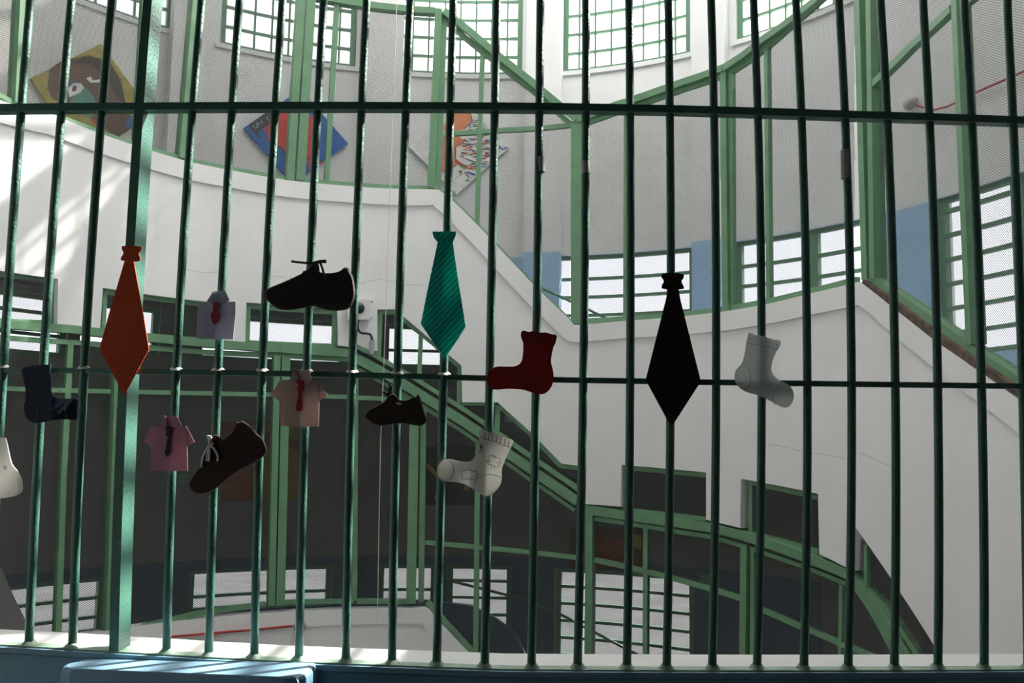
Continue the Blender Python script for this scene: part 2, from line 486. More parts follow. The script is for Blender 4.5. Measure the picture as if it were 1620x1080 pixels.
# blue painted dado of the middle and lower galleries
mb = MB()
s0 = OUT.inv(800, 400)[0]
poly_sz(mb, OUT, [[(s0, EZ + 0.3), (SB, EZ - 0.6), (SB, Z_B_TOP - 0.01), (s0, Z_B_TOP - 0.01)]] + rects[5:8], -0.006, -0.001, 0.16)
struct(mb, 'trim_blue_dado', M['blue_dado'])
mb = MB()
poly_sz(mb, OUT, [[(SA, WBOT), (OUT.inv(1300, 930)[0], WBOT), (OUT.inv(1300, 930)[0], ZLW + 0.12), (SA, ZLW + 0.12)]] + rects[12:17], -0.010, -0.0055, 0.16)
struct(mb, 'trim_shaded_dado', M['shaded_dado'])  # same blue dado, the lower gallery's shade put into its colour

def win_build(i, w):
    s0, s1, z0, z1, st = w
    mb = MB(); f = 0.05
    def fr(m, a, b, c, d, o0=0.03, o1=0.10, k=f): 
        poly_sz(m, OUT, [[(a, c), (b, c), (b, d), (a, d)]] + ([[(a + k, c + k), (b - k, c + k), (b - k, d - k), (a + k, d - k)]] if k else []), o0, o1, 0.14)
    fr(mb, s0, s1, z0, z1)
    root = mb.build('window_%d' % (i + 1), M['green_window']); root['kind'] = 'structure'
    mu = MB()
    if st == 'grid':
        n = max(2, round((s1 - s0) / 0.145)); m = max(2, round((z1 - z0) / 0.26))
        for k in range(1, n): fr(mu, s0 + (s1 - s0) * k / n - 0.008, s0 + (s1 - s0) * k / n + 0.008, z0 + f, z1 - f, 0.04, 0.07, 0)
        for k in range(1, m): z = z0 + (z1 - z0) * k / m; fr(mu, s0 + f, s1 - f, z - 0.016, z + 0.016, 0.035, 0.075, 0)
    else:
        n = {'louvre': 2, 'double': 2, 'low': 2}[st]
        if s1 - s0 > 1.3:
            for k in range(1, n): fr(mu, s0 + (s1 - s0) * k / n - 0.05, s0 + (s1 - s0) * k / n + 0.05, z0 + f, z1 - f, 0.03, 0.1, 0)
        step = 0.24 if st != 'low' else 0.21
        z = z0 + f + step * (0.6 if st == 'low' else 0.75)
        while z < z1 - f - 0.08:
            fr(mu, s0 + f, s1 - f, z - 0.018, z + 0.018, 0.03, 0.09, 0); z += step
    mu.build('muntin', M['green_window'], root)
    g = MB(); poly_sz(g, OUT, [[(s0 + 0.03, z0 + 0.03), (s1 - 0.03, z0 + 0.03), (s1 - 0.03, z1 - 0.03), (s0 + 0.03, z1 - 0.03)]], 0.085, 0.085, 0.16)
    g.build('pane', M['frost'] if st == 'grid' else M['glass'] if w is SUNWIN else M['dusty_glass'], root)
    if st == 'grid':
        sl = MB(); fr(sl, s0 - 0.04, s1 + 0.04, z0 - 0.06, z0, -0.03, 0.2, 0); sl.build('window_sill', M['wall_plaster'], root)
for i, w in enumerate(wins): win_build(i, w)

# parapet band that winds round the void: upper landing, stair, middle landing, stair
top_px = [(0, 160), (80, 181), (213, 231), (300, 257), (370, 271), (457, 286), (540, 294), (620, 299), (690, 300), (716, 322), (757, 363), (840, 452), (905, 515),
          (985, 508), (1085, 500), (1160, 491), (1220, 480), (1290, 463), (1362, 446), (1372, 450), (1432, 500), (1487, 541), (1540, 580), (1612, 630)]
bot_px = [(1560, 1145), (1476, 1018), (1353, 833), (1350, 902), (1338, 897), (1296, 876), (1294, 781), (1172, 757), (1171, 835), (1117, 822), (1117, 747), (983, 735), (982, 801), (925, 797), (925, 738),
          (888, 733), (838, 682), (787, 636), (731, 636), (730, 578), (625, 489), (597, 489), (597, 555), (535, 546), (534, 487), (390, 478), (388, 541), (325, 535), (326, 477), (163, 455), (158, 524), (91, 518), (92, 441), (0, 428)]
T = [(a[0], a[1]) for a in to_sz(IN, top_px, 0.0)]; B = [(a[0], a[1]) for a in to_sz(IN, bot_px, 0.0)]
sL = math.radians(-108) * S0
TL = T[0]; BL = B[-1]
Text = [(sL, TL[1])] + T
dz = (T[-1][1] - T[-3][1]) / (T[-1][0] - T[-3][0]); sR = math.radians(128) * S0
Text.append((sR, T[-1][1] + dz * (sR - T[-1][0])))
Bext = [(sR, Text[-1][1] - 2.1)] + ([] if B[0][0] < sR else []) + B + [(sL, BL[1])]
band_poly = Text + Bext
mb = MB(); poly_sz(mb, IN, [band_poly], 0.0, 0.14, 0.10)
struct(mb, 'wall_parapet', M['white_plaster'])
# raised coping strip along its top
mb = MB()
cop = [(s, z - 0.095) for s, z in Text]
beam_sz(mb, IN, cop, 0.19, -0.024, 0.02, 0.1)
struct(mb, 'trim_coping', M['white_plaster'])
COPZ = lambda s: float(np.interp(s, [p[0] for p in Text], [p[1] for p in Text]))
# dark stained edge under the right hand stair screen
mb = MB(); beam(mb, IN, [(1364, 445), (1390, 463), (1410, 478), (1445, 505), (1480, 533), (1540, 574), (1613, 624)], [5, 9, 11, 12, 12, 12, 12], -0.025, 0.03)
struct(mb, 'trim_stained_edge', M['brown_edge'])

# gallery slabs
def slab(zf, s0, s1, th, a=0.14, b=1.7, step=0.2):
    mb = MB(); ss = np.arange(s0, s1 + step, step)
    vs = []; 
    for s in ss:
        z = zf(s)
        vs += [IN.pt(s, z, a), IN.pt(s, z, b), IN.pt(s, z - th, b), IN.pt(s, z - th, a)]
    fs = []
    for i in range(len(ss) - 1):
        for k in range(4): fs.append([i * 4 + k, i * 4 + (k + 1) % 4, i * 4 + 4 + (k + 1) % 4, i * 4 + 4 + k])
    fs += [[0, 1, 2, 3], [len(vs) - 1, len(vs) - 2, len(vs) - 3, len(vs) - 4]]
    mb.add(vs, fs); return mb
struct(slab(lambda s: COPZ(s) - 1.08, sL, sR, 0.16), 'floor_gallery', M['slab'])

# lower gallery parapet
Cp = [(180, 1010), (230, 998), (323, 978), (413, 968), (540, 963), (673, 964), (690, 983), (723, 1018), (760, 1058), (820, 1125)]
C = [(a[0], a[1]) for a in to_sz(IN, Cp, 0.0)]
Cz = C[4][1]
C = [(sL, Cz), (C[1][0] - .1, Cz), *[(p[0], Cz) for p in C[2:6]], *C[6:]]
C.append((C[-1][0] + 0.3, C[-1][1] - 0.3)); C.append((C[-1][0] + 3.0, C[-1][1]))
mb = MB(); poly_sz(mb, IN, [C + [(C[-1][0], WBOT + 0.6), (sL, WBOT + 0.6)]], 0.0, 0.14, 0.12)
struct(mb, 'wall_lower_parapet', M['white_plaster'])
mb = MB(); beam_sz(mb, IN, [(s, z - 0.085) for s, z in C], 0.17, -0.014, 0.02, 0.1)
struct(mb, 'trim_lower_coping', M['white_plaster'])
CC = lambda s: float(np.interp(s, [p[0] for p in C], [p[1] for p in C]))
struct(slab(lambda s: CC(s) - 1.08, sL, C[-1][0], 0.16), 'floor_lower_gallery', M['slab'])
# stair flank painted blue, behind the lower screens
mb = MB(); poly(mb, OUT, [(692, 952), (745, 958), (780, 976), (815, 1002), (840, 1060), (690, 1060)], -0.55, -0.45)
struct(mb, 'trim_stair_flank', M['shaded_dado'])
mb = MB(); poly(mb, OUT, [(-40, 880), (3, 900), (18, 935), (44, 988), (60, 1060), (-40, 1060)], -0.5, -0.4)
struct(mb, 'trim_dark_stair_flank', M['slab'])
# skin over the lower galleries' outer wall, their shade put into its darker colour
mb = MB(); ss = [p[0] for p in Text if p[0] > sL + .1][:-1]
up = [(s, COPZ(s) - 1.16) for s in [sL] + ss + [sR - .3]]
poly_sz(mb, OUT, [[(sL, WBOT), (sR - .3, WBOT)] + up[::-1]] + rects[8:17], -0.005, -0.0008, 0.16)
struct(mb, 'trim_shaded_wall', M['shaded_plaster'])
mb = MB(); n = 48
mb.add([(CX, CY, WBOT - .3)] + [(CX + 60 * math.cos(2 * math.pi * k / n), CY + 60 * math.sin(2 * math.pi * k / n), WBOT - .3) for k in range(n)], [[0, 1 + k, 1 + (k + 1) % n] for k in range(n)])
struct(mb, 'floor_yard', M['yard'])
# ground disc
mb = MB(); n = 48
mb.add([(CX + 6.4 * math.cos(2 * math.pi * k / n), CY + 6.4 * math.sin(2 * math.pi * k / n), z) for z in (WBOT - .2, WBOT) for k in range(n)],
       [list(range(n)), list(range(n, 2 * n))] + [[k, (k + 1) % n, n + (k + 1) % n, n + k] for k in range(n)])
struct(mb, 'floor_atrium', M['slab'])

# ---- the camera's own gallery: low wall, sill, room shell
FX = 2.0
fpx = [(0, 1011), (213, 1018), (413, 1032), (540, 1036), (700, 1042), (873, 1047), (1080, 1047), (1350, 1047), (1620, 1048)]
def ruled(name, mat, front, back, th, kind=True, parent=None):
    """front/back : lists of 3D points; slab of thickness th below them"""
    mb = MB(); n = len(front); vs = []
    for a, b in zip(front, back): vs += [a, b, (b[0], b[1], b[2] - th), (a[0], a[1], a[2] - th)]
    fs = []
    for i in range(n - 1):
        for k in range(4): fs.append([i * 4 + k, i * 4 + (k + 1) % 4, i * 4 + 4 + (k + 1) % 4, i * 4 + 4 + k])
    fs += [[0, 1, 2, 3], [n * 4 - 1, n * 4 - 2, n * 4 - 3, n * 4 - 4]]
    mb.add(vs, fs)
    o = mb.build(name, mat, parent)
    if kind: o['kind'] = 'structure'
    return o
def zsill(x):   # sill height measured at the bars' feet
    return float(np.interp(x, [-2, -1.3, -0.6, 0, 1.4, 2], [1.070, 1.062, 1.040, 1.030, 1.040, 1.045]))
def yn(x): return 2.52 + 0.025 * x * x
xs = np.linspace(-FX, FX, 33)
ruled('trim_sill', M['sill_white'], [(x, yn(x) + 0.020, zsill(x)) for x in xs], [(x, yn(x) + 0.16, zsill(x)) for x in xs], 0.09)
ruled('wall_low', M['blue_wall'], [(x, yn(x) - 0.022, zsill(x) - 0.022) for x in xs], [(x, yn(x) + 0.14, zsill(x) - 0.022) for x in xs], 0.0 + 1.02)
ruled('trim_sill_nosing', M['blue_wall'], [(x, yn(x) - 0.034, zsill(x) - 0.004) for x in xs], [(x, yn(x) - 0.022, zsill(x) - 0.004) for x in xs], 0.014)
mb = MB()
box(mb, -4.6, -FX, 2.45, 2.75, 0, 3.9); box(mb, FX, 4.4, 2.45, 2.75, 0, 3.9); box(mb, -4.6, 4.4, 2.45, 2.75, 3.9, WTOP); box(mb, -4.6, 4.4, 2.45, 2.75, WBOT, 0.0)
struct(mb, 'wall_front', M['wall_plaster'])
mb = MB(); box(mb, -FX - .1, -FX, -5, 2.45, 0, 3.9); struct(mb, 'wall_left', M['room_plaster'])
mb = MB(); box(mb, FX, FX + .1, -5, 2.45, 0, 3.9); struct(mb, 'wall_right', M['room_plaster'])
mb = MB(); box(mb, -FX, FX, -5.1, -5, 0, 3.9); struct(mb, 'wall_back', M['room_plaster'])
mb = MB(); box(mb, -FX - .1, FX + .1, -5.1, 2.45, 3.9, 4.0); struct(mb, 'ceiling', M['room_plaster'])
mb = MB(); box(mb, -FX - .1, FX + .1, -5.1, 2.5, -0.1, 0.0); struct(mb, 'floor', M['room_floor'])
# blue ledge under the left part of the sill
def at_z(px, py, z):
    d = ray(px, py); t = (z - EYE.z) / d.z; return EYE + d * t
zl = 1.037
fl, frr = at_z(92, 1057, zl), at_z(470, 1071, zl)
mb = MB(); yb = 2.545
ring = chaikin([(fl.x, yb), (fl.x, fl.y), (frr.x, frr.y), (frr.x + 0.02, yb)], 0)
ring = [(fl.x + 0.03, yb), (fl.x - 0.01, fl.y + 0.05), (fl.x + 0.0, fl.y + 0.015), (fl.x + 0.03, fl.y)] + [(frr.x - 0.03, frr.y), (frr.x, frr.y + 0.008), (frr.x + 0.012, frr.y + 0.04), (frr.x + 0.022, yb)]
n = len(ring)
lv = [(zl, 0.012), (zl - 0.004, 0.004), (zl - 0.012, 0.0), (0.0, 0.0)]
vs = []
cx_, cy_ = sum(p[0] for p in ring) / n, sum(p[1] for p in ring) / n
for z, ins in lv:
    for p in ring:
        l = math.hypot(p[0] - cx_, p[1] - cy_); k = 1 - ins / l; vs.append((cx_ + (p[0] - cx_) * k, (cy_ + (p[1] - cy_) * k) if p[1] < yb - .01 else p[1], z))
fs = [list(range(n))] + [[a * n + i, a * n + (i + 1) % n, (a + 1) * n + (i + 1) % n, (a + 1) * n + i] for a in range(3) for i in range(n)]
mb.add(vs, fs); o = struct(mb, 'trim_ledge', M['blue_ledge'])

# ================================================================== THE SCREENS
ZH = IN.inv(690, 16, 0.0)[1]                     # head of the upper gallery screens
def base_of(S, x, y): 
    p = on(S, x, y, 0.05); return (p.x, p.y, p.z)
def up_to(S, x0, y0, x1, y1, z):                 # continue a traced upright (x1,y1 lower) up to height z
    a = S.inv(x0, y0, 0.03); b = S.inv(x1, y1, 0.03)
    k = (a[0] - b[0]) / max(1e-6, (a[1] - b[1])); k = max(-0.03, min(0.03, k))
    return [(b[0] + k * (z - b[1]), z), (b[0], b[1])]
G, O0, O1 = M['green_paint'], 0.03, 0.085
FRAME_G = 'green mesh screens round the atrium'
def screen(name, label, base, parts, meshes, group=None):
    t = thing(name, label, 'mesh screen', base_of(IN, *base), group)
    for nm, pts, w, *o in parts:
        mb = MB(); o0, o1 = (o[0], o[1]) if o else (O0, O1)
        if isinstance(w, str): 
            beam_sz(mb, IN, pts, float(w), o0, o1)
        else: beam(mb, IN, pts, w, o0, o1)
        mb.build(nm, G, t)
    for m in meshes:
        if isinstance(m, dict): wire_mesh(IN, m['sz'], 0.06, t, sz=True)
        else: wire_mesh(IN, m, 0.06, t)
    return t
sz = lambda x, y: tuple(IN.inv(x, y, 0.06)[:2])
botA = [(-0, 157), (27, 164), (80, 177), (213, 227), (300, 253), (370, 267), (457, 282), (540, 290), (620, 295), (686, 297)]
sAL = sz(0, 157)[0] - 0.7; zA = sz(540, 290)[1]
def seg(a, b):   # bottom edge points of upper gallery between two x
    xs_ = [p[0] for p in botA]; ys_ = [p[1] for p in botA]
    return [(a, float(np.interp(a, xs_, ys_)))] + [p for p in botA if a < p[0] < b] + [(b, float(np.interp(b, xs_, ys_)))]
def head(a, b): return [(IN.inv(x, y, 0.03)[0], ZH) for x, y in seg(a, b)]
def areaA(a, b): return {'sz': [sz(x, y) for x, y in seg(a, b)] + [(sz(x, y)[0], ZH) for x, y in reversed(seg(a, b))]}
u = lambda x0, y0, x1, y1: up_to(IN, x0, y0, x1, y1, ZH + 0.02)
s25 = IN.inv(25, 160, .03)[0]
screen('mesh_screen', 'upper gallery mesh screen cut off by the left picture edge, narrowest in view', (10, 160),
       [('post', u(31, 0, 25, 162), '0.055', 0.01, 0.10), ('bottom_rail', [(sAL, zA), (s25, IN.inv(25, 163, .03)[1])], '0.04'), ('top_rail', [(sAL, ZH), (s25, ZH)], '0.06')],
       [{'sz': [(sAL, zA), (s25, zA), (s25, ZH), (sAL, ZH)]}], FRAME_G)
screen('mesh_screen', 'green framed mesh screen in front of the ochre and brown face painting', (120, 195),
       [('stile', u(229, 0, 215, 229), '0.045'), ('bottom_rail', seg(27, 215), 6), ('top_rail', head(27, 215), '0.06')], [areaA(27, 215)], FRAME_G)
screen('mesh_screen', 'narrow mesh screen just right of the thick near post, beside a white pilaster', (250, 240),
       [('post', u(311, 0, 288, 250), '0.085', 0.0, 0.11), ('bottom_rail', seg(217, 284), 6), ('top_rail', head(217, 284), '0.06')], [areaA(217, 284)], FRAME_G)
screen('mesh_screen', 'green framed mesh screen over the left half of the blue and red painting', (380, 268),
       [('post', u(476, 0, 458, 285), '0.085', 0.0, 0.11), ('bottom_rail', seg(292, 452), 6), ('top_rail', head(292, 452), '0.06')], [areaA(292, 452)], FRAME_G)
screen('mesh_screen', 'wide mesh screen left of the upper stair head, with thin stile and curved top rail', (560, 292),
       [('post', u(492, 0, 475, 285), '0.10', 0.01, 0.10), ('stile', u(534, 0, 517, 288), '0.055'), ('post', u(694, 17, 682, 298), '0.085', -0.01, 0.11),
        ('bottom_rail', seg(480, 678), 6), ('top_rail', head(480, 682), '0.075', 0.0, 0.11)], [areaA(482, 678)], FRAME_G)
hd1 = [(702, 16), (740, 46), (780, 80), (840, 128), (912, 188)]
hd2 = [(705, 32), (740, 62), (780, 94), (840, 141), (905, 198)]
bt1 = [(692, 300), (718, 321), (757, 360), (800, 406), (840, 449), (902, 511)]
screen('stair_mesh_screen', 'green mesh screen sloping down the upper stair, crossed by a level bar and one stile', (790, 400),
       [('post', [(703, 20), (693, 300)], 9), ('handrail', hd1, 11, -0.02, 0.05), ('top_rail', hd2, 8), ('bottom_rail', bt1, 9), ('stile', [(763, 86), (754, 355)], 7), ('cross_bar', [(702, 211), (800, 205), (904, 197)], 7)],
       [hd2 + list(reversed(bt1))], FRAME_G)
hB = [(912, 188), (975, 165), (1040, 143), (1080, 129), (1142, 107)]
hB2 = [(918, 197), (975, 177), (1040, 155), (1080, 141), (1140, 120)]
bB = [(918, 508), (985, 504), (1085, 496), (1140, 489)]
screen('mesh_screen', 'tall mesh screen behind the black tie, above the middle landing parapet', (1030, 500),
       [('post', [(911, 190), (911, 512)], 17, -0.01, 0.10), ('handrail', hB, 11, -0.02, 0.05), ('top_rail', hB2, 6), ('bottom_rail', bB, 8), ('stile', [(990, 180), (989, 503)], 7), ('post', [(1143, 110), (1147, 492)], 12, -0.005, 0.10)],
       [hB2 + [(1140, 489), (1085, 496), (985, 504), (918, 508)]], FRAME_G)
hC = [(1143, 107), (1172, 88), (1205, 62), (1247, 32), (1287, 0)]
hC2 = [(1158, 111), (1182, 95), (1213, 72), (1253, 36), (1297, -2)]
ext = [(1330, -38), (1352, -62)]
bC = [(1156, 487), (1220, 475), (1290, 458), (1352, 442)]
screen('mesh_screen', 'tall mesh screen right of the middle landing corner, its top rail climbing out of view', (1250, 475),
       [('stile', [(1155, 112), (1156, 488)], 9), ('handrail', hC + ext, 11, -0.02, 0.05), ('top_rail', hC2 + [(1352, -50)], 8), ('bottom_rail', bC, 9), ('stile', [(1211, 72), (1215, 476)], 8), ('post', [(1353, -60), (1367, 442)], 15, -0.01, 0.10)],
       [hC2 + [(1352, -50)] + list(reversed(bC))], FRAME_G)
bD = [(1378, 441), (1410, 463), (1432, 478), (1487, 517), (1547, 560), (1607, 600), (1625, 612)]
screen('stair_mesh_screen', 'large mesh screen at the right edge, sloping down the nearest stair', (1500, 525),
       [('post', [(1372, -60), (1379, 441)], 13, -0.005, 0.10), ('bottom_rail', bD, 13, 0.01, 0.09), ('stile', [(1504, -60), (1508, 0), (1532, 545)], 14, 0.0, 0.10), ('diagonal_brace', [(1377, 134), (1440, 72), (1502, 14)], 12, 0.0, 0.06), ('cross_bar', [(1508, 18), (1560, -22)], 8)],
       [[(1375, -60), (1620, -60), (1625, 612), (1607, 600), (1547, 560), (1487, 517), (1432, 478), (1410, 463), (1378, 441)]], FRAME_G)

# lower screens
hL = [(-30, 508), (0, 512), (110, 520), (200, 530), (300, 540), (400, 548), (550, 558)]
hL2 = [(-30, 530), (0, 533), (110, 541), (240, 550), (330, 557), (450, 562), (556, 568)]
mR = [(-20, 613), (50, 616), (180, 619), (330, 622), (430, 624), (560, 628), (650, 631)]
def cut(L, a, b):
    xs_ = [p[0] for p in L]; ys_ = [p[1] for p in L]
    return [(a, float(np.interp(a, xs_, ys_)))] + [p for p in L if a < p[0] < b] + [(b, float(np.interp(b, xs_, ys_)))]
bL = [(-30, 1100), (172, 1010), (230, 990), (323, 968), (420, 955), (540, 951), (676, 952)]
FL = 'green mesh screens of the lower gallery'
def lower(label, a, b, extra, base, area=None):
    parts = [('header', cut(hL, a, b), 13, -0.01, 0.10), ('top_rail', cut(hL2, a, b), 8), ('cross_bar', cut(mR, a, b), 7)] + extra
    return screen('mesh_screen', label, base, parts, [area or (cut(hL2, a, b) + list(reversed(cut(bL, a, b))))], FL)
lower('lower gallery mesh screen at the far left, behind the navy sock', -20, 176,
      [('stile', [(112, 545), (101, 760), (93, 1000)], 10), ('post', [(190, 555), (183, 760), (174, 1000)], 15, 0.0, 0.1)], (60, 900), )
lower('lower gallery mesh screen between the thick near post and the double green post', 192, 446,
      [('post', [(439, 562), (430, 958)], 10, 0.0, 0.1), ('bottom_rail', [(192, 1002), (230, 991), (323, 969), (420, 956)], 8)], (300, 950))
lower('lower gallery mesh screen behind the small brown sneaker', 446, 560,
      [('post', [(453, 562), (444, 958)], 13, 0.01, 0.1), ('stile', [(563, 572), (561, 950)], 8), ('bottom_rail', [(444, 953), (560, 951)], 7)], (500, 945))
gr = [(560, 552), (590, 567), (650, 601), (693, 628), (740, 658), (769, 678), (807, 706), (860, 743), (915, 781)]
thin = [(x + 1, y - 6) for x, y in gr]; main = [(x - 2, y + 12) for x, y in gr]; low = [(x - 6, y + 26) for x, y in gr]
screen('stair_mesh_screen', 'mesh screen under the double green stair rail, behind the white printed sock', (800, 860),
       [('handrail', thin, 7, -0.01, 0.07), ('stair_rail', main, 15, -0.02, 0.09), ('top_rail', low, 6), ('post', [(656, 632), (650, 955)], 15, -0.01, 0.1), ('stile', [(670, 640), (666, 952)], 9),
        ('cross_bar', [(565, 629), (600, 630), (650, 632)], 7), ('cross_bar', [(673, 858), (760, 866), (911, 882)], 7), ('stile', [(756, 700), (754, 860), (752, 1040)], 8), ('bottom_rail', [(565, 951), (645, 952)], 8),
        ('bottom_rail', [(676, 952), (705, 985), (737, 1020), (790, 1075)], 8), ('post', [(917, 797), (914, 1040)], 7)],
       [[(565, 575)] + low[1:] + [(915, 805), (915, 1100), (812, 1100), (737, 1020), (676, 952), (565, 951)]], FL)
hR = [(926, 806), (1000, 817), (1080, 828), (1130, 836), (1163, 844), (1215, 860), (1267, 879), (1338, 908)]
hR2 = [(932, 819), (1000, 829), (1080, 842), (1130, 850), (1200, 872), (1267, 895), (1337, 923)]
screen('mesh_screen', 'lower right mesh screen in front of the dark orange picture', (1050, 940),
       [('post', [(932, 800), (930, 1040)], 12, -0.01, 0.1), ('header', cut(hR, 926, 1180), 14, -0.01, 0.1), ('top_rail', cut(hR2, 932, 1175), 7), ('stile', [(1021, 833), (1020, 1040)], 8),
        ('cross_bar', [(938, 885), (1025, 905), (1100, 925), (1172, 947)], 8), ('post', [(1176, 860), (1174, 1040)], 13, -0.005, 0.1)],
       [cut(hR2, 932, 1175) + [(1173, 1100), (932, 1100)]], FL)
screen('mesh_screen', 'lower right mesh screen under the last stepped notch, with a sloping cross bar', (1250, 960),
       [('stile', [(1190, 868), (1189, 1040)], 8), ('header', cut(hR, 1180, 1342), 15, -0.01, 0.1), ('top_rail', cut(hR2, 1186, 1337), 7), ('cross_bar', [(1193, 960), (1262, 990), (1330, 1019), (1380, 1040)], 8), ('stile', [(1330, 925), (1328, 1040)], 9)],
       [cut(hR2, 1186, 1337) + [(1337, 1100), (1186, 1100)]], FL)
screen('stair_mesh_screen', 'steep mesh screen with a broad rail at the lower right, under the white stair flank', (1400, 990),
       [('stair_rail', [(1345, 912), (1378, 958), (1415, 1023), (1450, 1085)], [20, 24, 30, 32], 0.02, 0.10), ('stile', [(1369, 862), (1369, 928)], 8), ('stair_rail', [(1367, 922), (1402, 965), (1440, 1022), (1480, 1085)], 9, 0.05, 0.11)],
       [[(1353, 838), (1478, 1022), (1520, 1085), (1345, 1085), (1345, 912), (1353, 905)]], FL)

# notches of the parapet, each closed by a small screen
NG = 'small mesh screens in the notches under the parapet'
def notch(label, base, parts, area):
    return screen('notch_screen', label, base, [(n, p, w, 0.05, 0.10) for n, p, w in parts], [area], NG)
notch('small mesh screen in the notch under the parapet at the left picture edge', (40, 500),
      [('top_rail', [(-20, 431), (70, 439), (90, 442)], 8), ('stile', [(85, 440), (82, 516)], 11), ('bottom_rail', [(-20, 505), (84, 510)], 6)], [(-20, 428), (88, 441), (86, 512), (-20, 506)])
notch('small mesh screen in the notch behind the orange tie', (240, 520),
      [('stile', [(167, 456), (164, 520)], 7), ('top_rail', [(165, 460), (325, 481)], 9), ('bottom_rail', [(162, 522), (320, 537)], 6)], [(165, 457), (325, 477), (323, 538), (162, 522)])
notch('small mesh screen in the notch behind the big black shoe, a bright window showing through', (460, 535),
      [('stile', [(393, 480), (391, 542)], 8), ('top_rail', [(390, 483), (533, 493)], 9), ('stile', [(531, 490), (529, 547)], 8), ('bottom_rail', [(390, 541), (530, 547)], 7)], [(392, 481), (533, 490), (530, 547), (390, 541)])
notch('slanted mesh screen in the notch under the teal tie, two window panes bright behind it', (660, 590),
      [('stile', [(601, 490), (598, 566)], 9), ('top_rail', [(597, 492), (625, 493), (680, 537), (729, 580)], 9), ('stile', [(727, 580), (726, 642)], 7), ('mullion', [(666, 526), (663, 600)], 7)],
      [(598, 491), (625, 491), (728, 578), (726, 645), (598, 562)])
notch('triangular mesh screen in the notch right of the red tie sock, above the stair rail', (850, 710),
      [('top_rail', [(731, 638), (786, 639)], 6), ('stile', [(788, 640), (786, 687)], 8), ('top_rail', [(788, 640), (838, 685), (886, 736), (926, 741)], 8)],
      [(731, 637), (786, 637), (838, 683), (887, 734), (925, 739), (923, 785), (800, 700), (735, 655)])
notch('oblong mesh screen in the notch below the black tie', (1050, 800),
      [('stile', [(986, 738), (985, 803)], 6), ('top_rail', [(984, 739), (1117, 751)], 8), ('bottom_rail', [(984, 806), (1117, 821)], 7)], [(984, 737), (1117, 749), (1117, 822), (983, 806)])
notch('oblong mesh screen in the notch farthest right, a pale reveal at its left', (1240, 840),
      [('stile', [(1187, 762), (1187, 840)], 8), ('top_rail', [(1182, 762), (1293, 787)], 8), ('bottom_rail', [(1185, 843), (1294, 873)], 8)], [(1183, 761), (1293, 783), (1295, 876), (1184, 842)])


# ================================================================== PICTURES AND FITTINGS ON THE WALLS
def zoomed(pts, x0, y0, k): return [(x0 + x / k, y0 + y / k) for x, y in pts]
def patch(mb, mat, pts, off):
    mb.mat(M[mat]); poly(mb, OUT, pts, off, off, 0.08)
def strokes(mb, mat, pts, wpx, off, S=OUT):
    mb.mat(M[mat]); beam(mb, S, pts, wpx, off, off + 0.0005)
def picture(label, corners, ground, draw, thick=0.03, off=-0.045, group='painted canvases on the curved wall'):
    p = on(OUT, *corners[0], off)
    mb = MB(); mb.mat(M[ground]); poly(mb, OUT, corners, off, off + thick, 0.1)
    draw(mb, off - 0.002)
    o = mb.build('painting')
    return tag(o, label, 'painting', group)

def face(mb, o):
    z = lambda *p: zoomed(p, 0, 0, 3)
    patch(mb, 'p_brown', z((225, 420), (235, 330), (290, 290), (420, 262), (520, 290), (575, 380), (600, 500), (640, 600), (560, 650), (470, 590), (330, 500), (250, 470)), o)
    patch(mb, 'p_dark', z((340, 300), (420, 268), (500, 290), (560, 360), (600, 500), (560, 470), (500, 360), (420, 300)), o - .001)
    patch(mb, 'p_teal', z((330, 480), (350, 450), (400, 410), (440, 450), (470, 520), (430, 560), (340, 520)), o - .002)
    patch(mb, 'p_white', z((330, 460), (322, 420), (345, 392), (385, 395), (400, 415), (380, 440)), o - .003)
    patch(mb, 'p_blue', z((322, 420), (345, 385), (385, 388), (345, 398)), o - .004)
    patch(mb, 'p_brown', z((340, 425), (350, 405), (365, 408), (362, 428), (350, 435)), o - .004)
    patch(mb, 'p_white', z((410, 372), (430, 362), (440, 380), (480, 376), (470, 392), (430, 392)), o - .003)
    patch(mb, 'p_blue', z((600, 560), (640, 545), (640, 600), (600, 610)), o - .003)
    patch(mb, 'p_red', z((430, 560), (470, 580), (520, 590), (470, 592), (436, 575)), o - .003)
picture('ochre canvas hung askew with a brown painted face and one big white eye', [(49, 124), (160, 69), (236, 172), (127, 238)], 'p_ochre', face)
def uni(mb, o):
    z = lambda *p: zoomed(p, 360, 120, 6)
    patch(mb, 'p_dark', z((200, 462), (330, 372), (480, 272), (600, 290), (480, 380), (390, 465), (300, 520), (285, 555), (335, 585), (290, 575), (245, 530)), o)
    patch(mb, 'p_red', z((345, 500), (390, 465), (480, 390), (560, 300), (640, 250), (740, 300), (810, 400), (800, 600), (792, 780), (775, 910), (752, 790), (560, 750), (520, 680), (470, 655), (480, 600), (400, 615), (362, 625), (390, 580)), o - .001)
    for l in (((240, 468), (262, 500), (290, 478), (272, 448)), ((300, 470), (278, 440), (335, 452), (312, 415)), ((365, 385), (392, 425))):
        strokes(mb, 'p_ltblue', zoomed(l, 360, 120, 6), 1.3, o - .003)
    strokes(mb, 'p_dark', z((475, 665), (520, 680), (545, 745)), 1.2, o - .003)
    strokes(mb, 'p_dark', z((730, 790), (800, 788), (905, 815)), 1.5, o - .003)
    strokes(mb, 'p_dark', z((795, 510), (758, 520), (762, 580), (800, 605)), 1.0, o - .003)
    patch(mb, 'p_red', z((875, 812), (915, 815), (880, 842)), o - .002)
picture('blue diamond-hung canvas with a red figure and the letters UNI on a black stripe', [(386, 202), (476, 141), (551, 227), (463, 291)], 'p_blue', uni)
